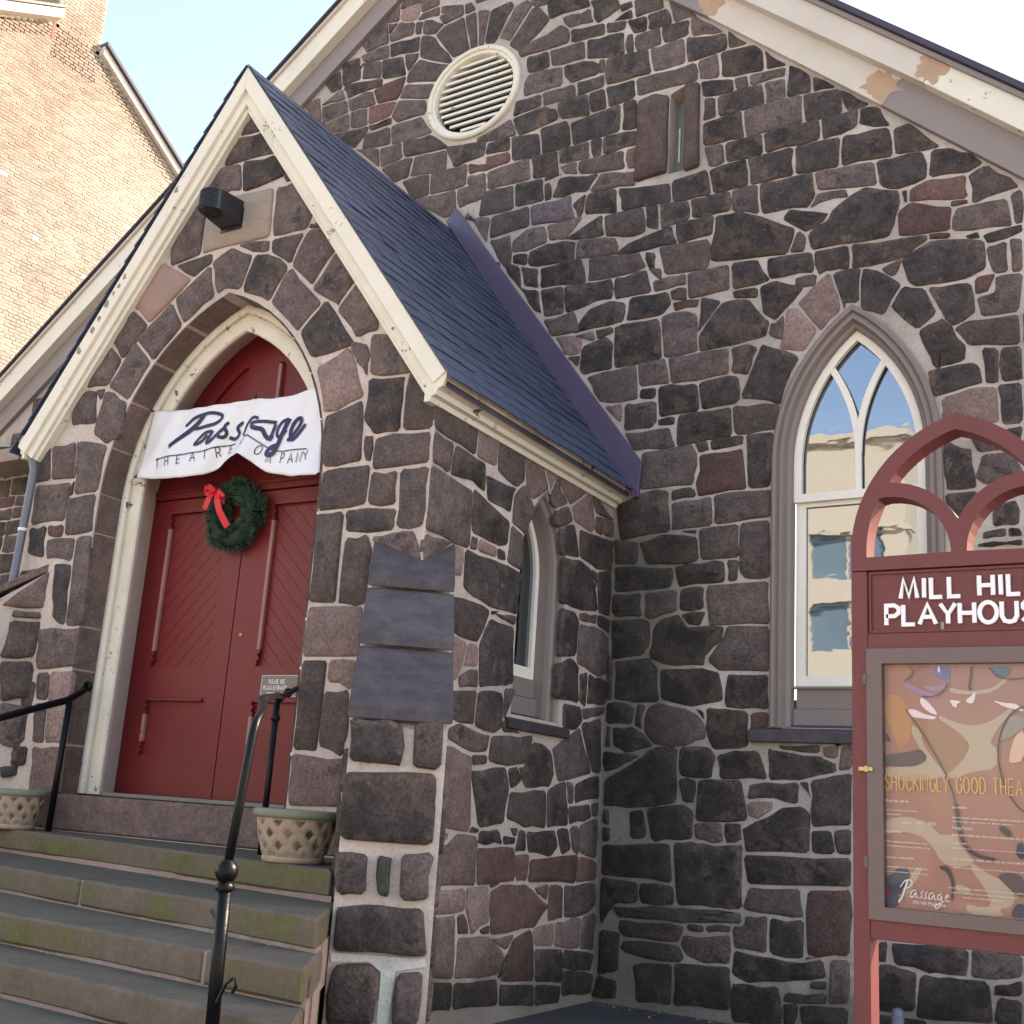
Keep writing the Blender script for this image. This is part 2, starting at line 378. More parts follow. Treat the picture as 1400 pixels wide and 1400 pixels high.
class MB:
    def __init__(s): s.v = []; s.f = []
    def add(s, vs, fs):
        n = len(s.v); s.v += [tuple(v) for v in vs]; s.f += [tuple(i + n for i in f) for f in fs]
    def box(s, a, b, fn=None):
        (x0, y0, z0), (x1, y1, z1) = a, b
        vs = [(x0, y0, z0), (x1, y0, z0), (x1, y1, z0), (x0, y1, z0), (x0, y0, z1), (x1, y0, z1), (x1, y1, z1), (x0, y1, z1)]
        if fn: vs = [fn(*v) for v in vs]
        s.add(vs, [(0, 3, 2, 1), (4, 5, 6, 7), (0, 1, 5, 4), (1, 2, 6, 5), (2, 3, 7, 6), (3, 0, 4, 7)])
    def prism(s, poly, dv):
        n = len(poly); dv = Vector(dv); p = [Vector(q) for q in poly]
        s.add(p + [q + dv for q in p], [tuple(range(n))[::-1], tuple(range(n, 2 * n))] + [(i, (i + 1) % n, n + (i + 1) % n, n + i) for i in range(n)])
    def strip(s, a, b, close=False):
        n = len(a); s.add(list(a) + list(b), [(i, (i + 1) % n, n + (i + 1) % n, n + i) for i in range(n if close else n - 1)])
    def tube(s, pts, r, seg=10, caps=True):
        pts = [Vector(p) for p in pts]; rs = r if isinstance(r, (list, tuple)) else [r] * len(pts)
        rings = []; up = None
        for i, p in enumerate(pts):
            t = (pts[min(i + 1, len(pts) - 1)] - pts[max(i - 1, 0)]).normalized()
            if up is None: up = t.orthogonal().normalized()
            up = (up - t * up.dot(t)).normalized(); sd = t.cross(up)
            rings.append([p + (up * math.cos(a) + sd * math.sin(a)) * rs[i] for a in [2 * math.pi * k / seg for k in range(seg)]])
        n0 = len(s.v)
        for rg in rings: s.v += [tuple(q) for q in rg]
        for i in range(len(rings) - 1):
            for k in range(seg):
                a = n0 + i * seg + k; b = n0 + i * seg + (k + 1) % seg
                s.f.append((a, b, b + seg, a + seg))
        if caps:
            s.f.append(tuple(n0 + k for k in range(seg))[::-1]); e = n0 + (len(rings) - 1) * seg
            s.f.append(tuple(e + k for k in range(seg)))
    def lathe(s, prof, seg=24, c=(0, 0, 0)):
        n0 = len(s.v)
        for r, z in prof:
            for k in range(seg):
                a = 2 * math.pi * k / seg; s.v.append((c[0] + r * math.cos(a), c[1] + r * math.sin(a), c[2] + z))
        for i in range(len(prof) - 1):
            for k in range(seg):
                a = n0 + i * seg + k; b = n0 + i * seg + (k + 1) % seg
                s.f.append((a, b, b + seg, a + seg))
    def mesh(s, name, smooth=False, fix=True, bevel=0):
        me = bpy.data.meshes.new(name); me.from_pydata(s.v, [], s.f); me.validate()
        if fix or bevel:
            bm = bmesh.new(); bm.from_mesh(me); 
            bmesh.ops.remove_doubles(bm, verts=bm.verts, dist=1e-5)
            if bevel:
                es = [e for e in bm.edges if len(e.link_faces) == 2 and e.calc_face_angle(0) > 0.5]
                bmesh.ops.bevel(bm, geom=es, offset=bevel, segments=1, affect='EDGES', clamp_overlap=True)
            bmesh.ops.recalc_face_normals(bm, faces=bm.faces); bm.to_mesh(me); bm.free()
        if smooth:
            for p in me.polygons: p.use_smooth = True
        return me
    def build(s, name, mat, parent=None, smooth=False, bevel=0, loc=None):
        return obj(name, s.mesh(name, smooth, True, bevel), parent, mat, loc)

def sheet(outer, holes, place, nrm, depth, name, mat, parent, sides=True, back=True):
    """plane with real openings: front, back and the reveals between them"""
    bm = bmesh.new(); nrm = Vector(nrm)
    def layer(off):
        es = []
        for lp in [outer] + holes:
            vs = [bm.verts.new(Vector(place(*p)) - nrm * off) for p in lp]
            for i in range(len(vs)): es.append(bm.edges.new((vs[i - 1], vs[i])))
        r = bmesh.ops.triangle_fill(bm, use_beauty=True, edges=es, normal=nrm)
        return [f for f in r['geom'] if isinstance(f, bmesh.types.BMFace)]
    f1 = layer(0)
    for f in f1:
        if f.normal.dot(nrm) < 0: f.normal_flip()
    if back:
        for f in layer(depth):
            if f.normal.dot(nrm) > 0: f.normal_flip()
    if sides:
        for lp in [outer] + holes:
            a = [bm.verts.new(place(*p)) for p in lp]; b = [bm.verts.new(Vector(place(*p)) - nrm * depth) for p in lp]
            for i in range(len(a)): bm.faces.new((a[i - 1], a[i], b[i], b[i - 1]))
    me = bpy.data.meshes.new(name); bm.to_mesh(me); bm.free()
    return obj(name, me, parent, mat)

def gothic_arc(cx, w, zs, R, ins=0.0, n=12):
    r = R - ins; cl = cx - w + R
    zt = math.sqrt(max(1e-6, r * r - (cl - cx) ** 2)); te = math.atan2(zt, cx - cl)
    left = [(cl + r * math.cos(math.pi + (te - math.pi) * i / n), zs + r * math.sin(math.pi + (te - math.pi) * i / n)) for i in range(n + 1)]
    return left + [(2 * cx - x, z) for x, z in left[-2::-1]]

def gothic(cx, w, zb, zs, R, ins=0.0, n=12, bot=0.0):
    return [(cx - w + ins, zb + bot)] + gothic_arc(cx, w, zs, R, ins, n) + [(cx + w - ins, zb + bot)]

def sweep(profile, pathfn, place, name, mat, parent, smooth=True, close=False):
    """sweep a (inset, depth) profile along a path"""
    mb = MB(); rows = []
    for ins, dep in profile: rows.append([place(x, dep, z) for x, z in pathfn(ins)])
    for a, b in zip(rows, rows[1:]): mb.strip(a, b, close)
    if not close:
        for k in (0, -1):
            c = [r[k] for r in rows]
            if len(c) >= 3: mb.add(c, [tuple(range(len(c)))])
    o = mb.build(name, mat, parent, False)
    return o

# ---------------------------------------------------------------- stones
def inset(P, d):
    n = len(P); out = []
    for i in range(n):
        a, b, c = Vector(P[i - 1]), Vector(P[i]), Vector(P[(i + 1) % n])
        e1 = (b - a); e2 = (c - b)
        if e1.length < 1e-6 or e2.length < 1e-6: return None
        e1.normalize(); e2.normalize()
        n1 = Vector((-e1.y, e1.x)); n2 = Vector((-e2.y, e2.x)); m = n1 + n2
        if m.length < 0.3: m = n1
        m.normalize(); k = d / max(0.45, m.dot(n1))
        out.append(b + m * k)
    return out

def area(P): return 0.5 * sum(P[i - 1][0] * P[i][1] - P[i][0] * P[i - 1][1] for i in range(len(P)))

def stone_outline(P, gap, jit):
    P = [Vector(p) for p in P]
    sz = math.sqrt(abs(area(P)))
    g = min(gap, sz * 0.16)
    Q = inset(P, g)
    if Q is None or area(Q) < area(P) * 0.25:
        c = sum(P, Vector((0, 0))) / len(P); Q = [c + (p - c) * 0.72 for p in P]
    out = []; n = len(Q)
    for i in range(n):
        a, b, c = Q[i - 1], Q[i], Q[(i + 1) % n]
        l1, l2 = (a - b).length, (c - b).length
        r1 = min(l1 * random.uniform(0.08, 0.22), 0.024); r2 = min(l2 * random.uniform(0.08, 0.22), 0.024)
        out.append(b + (a - b).normalized() * r1); out.append(b + (c - b).normalized() * r2)
        if l2 > 0.16:
            for k in range(1, 2 + int(l2 > 0.34)):
                q = b.lerp(c, k / (2 + int(l2 > 0.34))); d = (c - b).normalized()
                out.append(q + Vector((-d.y, d.x)) * random.gauss(0, jit * 1.2))
    return [p + Vector((random.gauss(0, jit), random.gauss(0, jit))) * 0.6 for p in out]

def stone_mesh(P, gap, h, place, nrm, jit=0.006, name='stone', flatness=1.0):
    """one field stone standing proud of its mortar bed; returns mesh and centre"""
    if area(P) < 0: P = P[::-1]
    O = stone_outline(P, gap, jit); n = len(O)
    c = sum(O, Vector((0, 0))) / n
    if place_flip(place, nrm): O = O[::-1]
    ctr = Vector(place(c.x, c.y)); nrm = Vector(nrm)
    vs = []; amt = []
    sz = math.sqrt(abs(area(P)))
    e = min(0.010, sz * 0.05)
    def lay(k, hh, am, jj):
        for p in O:
            d = p - c; ln = d.length
            q = c + d * (max(0.0, 1 - k / ln) if k < 1 else (2 - k))
            vs.append(Vector(place(q.x, q.y)) + nrm * (hh + random.uniform(-jj, jj)) - ctr); amt.append(am)
    lay(0.0, -0.03, 0.0, 0); lay(0.0, h * 0.45, 0.0, 0.002); lay(e, h, 0.25, 0.003 * flatness); lay(1.45, h + 0.004, 1.0, 0.009 * flatness)
    vs.append(nrm * (h + 0.006 + random.uniform(-0.008, 0.008) * flatness)); amt.append(1.0)
    fs = []
    for r in range(3):
        for i in range(n):
            j = (i + 1) % n; fs.append((r * n + i, r * n + j, (r + 1) * n + j, (r + 1) * n + i))
    for i in range(n): fs.append((3 * n + i, 3 * n + (i + 1) % n, 4 * n))
    return vs, fs, amt, ctr

_flip = {}
def place_flip(place, nrm):
    a = Vector(place(0, 0)); u = Vector(place(1, 0)) - a; v = Vector(place(0, 1)) - a
    return u.cross(v).dot(Vector(nrm)) < 0

def finish(name, vs, fs, amt, attr='face_amount', smooth=True):
    me = bpy.data.meshes.new(name); me.from_pydata([tuple(v) for v in vs], [], fs)
    a = me.attributes.new(attr, 'FLOAT', 'POINT'); a.data.foreach_set('value', amt)
    if smooth:
        for p in me.polygons: p.use_smooth = all(amt[i] > 0.2 for i in p.vertices)
    return me

def lay_stones(data, place, nrm, parent, gap, h, extra=(), limit=300, jit=0.006):
    items = []
    for s in data.split(';'):
        P = [tuple(float(c) / 100 for c in q.split(',')) for q in s[1:].split(' ')]
        items.append((s[0], P))
    items.sort(key=lambda it: -abs(area(it[1])))
    loose = {}
    for k, (c, P) in enumerate(items):
        if c == 'w':
            mb = MB(); mb.prism([Vector(place(*p)) + Vector(nrm) * 0.012 for p in P], -Vector(nrm) * 0.05)
            mb.build('mortar_patch', 'w', parent); continue
        hh = h * random.uniform(0.75, 1.3)
        vs, fs, am, ctr = stone_mesh(P, gap, hh, place, nrm, jit, flatness=0.25 if c in 'tq' else 1.0)
        if k < limit:
            o = obj('stone', finish('stone', vs, fs, am), parent, c)
            if parent.get('_sub_world'): o.location = ctr
            else: o.location = ctr
        else:
            loose.setdefault(c, []).append((vs, fs, am, ctr))
    for c, P in extra:
        vs, fs, am, ctr = stone_mesh(P, gap, h * random.uniform(0.75, 1.3), place, nrm, jit)
        loose.setdefault(c, []).append((vs, fs, am, ctr))
    if loose:
        V = []; F = []; A = []; mi = []; mats = sorted(loose)
        for ci, c in enumerate(mats):
            for vs, fs, am, ctr in loose[c]:
                n = len(V); V += [v + ctr for v in vs]; F += [tuple(i + n for i in f) for f in fs]; A += am; mi += [ci] * len(fs)
        me = finish('small_stones', V, F, A)
        for c in mats: me.materials.append(M[c])
        me.polygons.foreach_set('material_index', mi)
        o = obj('small_stones', me, parent); o['kind'] = 'stuff'
    return [P for c, P in items]

def inside(p, poly):
    c = False; n = len(poly); j = n - 1; x, y = p
    for i in range(n):
        xi, yi = poly[i][0], poly[i][1]; xj, yj = poly[j][0], poly[j][1]
        if (yi > y) != (yj > y) and x < (xj - xi) * (y - yi) / (yj - yi) + xi: c = not c
        j = i
    return c

def filler(region, avoid, x0, x1, z0, z1, classes, rh=(0.17, 0.30), rw=(0.22, 0.55)):
    """coursed rubble for the stretches of wall that no individual stone was drawn for"""
    boxes = [(min(p[0] for p in a), max(p[0] for p in a), min(p[1] for p in a), max(p[1] for p in a), a) for a in avoid]
    def hit(p):
        for bx in boxes:
            if bx[0] <= p[0] <= bx[1] and bx[2] <= p[1] <= bx[3] and inside(p, bx[4]): return True
        return False
    out = []; z = z0
    while z < z1:
        hh = random.uniform(*rh); x = x0 - random.uniform(0, 0.3)
        while x < x1:
            ww = random.uniform(*rw)
            P = [(x, z), (x + ww, z), (x + ww, z + hh), (x, z + hh)]
            q = [(x + ww * a, z + hh * b) for a in (0.06, 0.35, 0.65, 0.94) for b in (0.08, 0.5, 0.92)]
            if all(inside(p, region) for p in q) and not any(hit(p) for p in q):
                j = lambda: random.uniform(-0.018, 0.018)
                out.append((random.choice(classes), [(a + j(), b + j()) for a, b in P]))
            x += ww
        z += hh
    return out

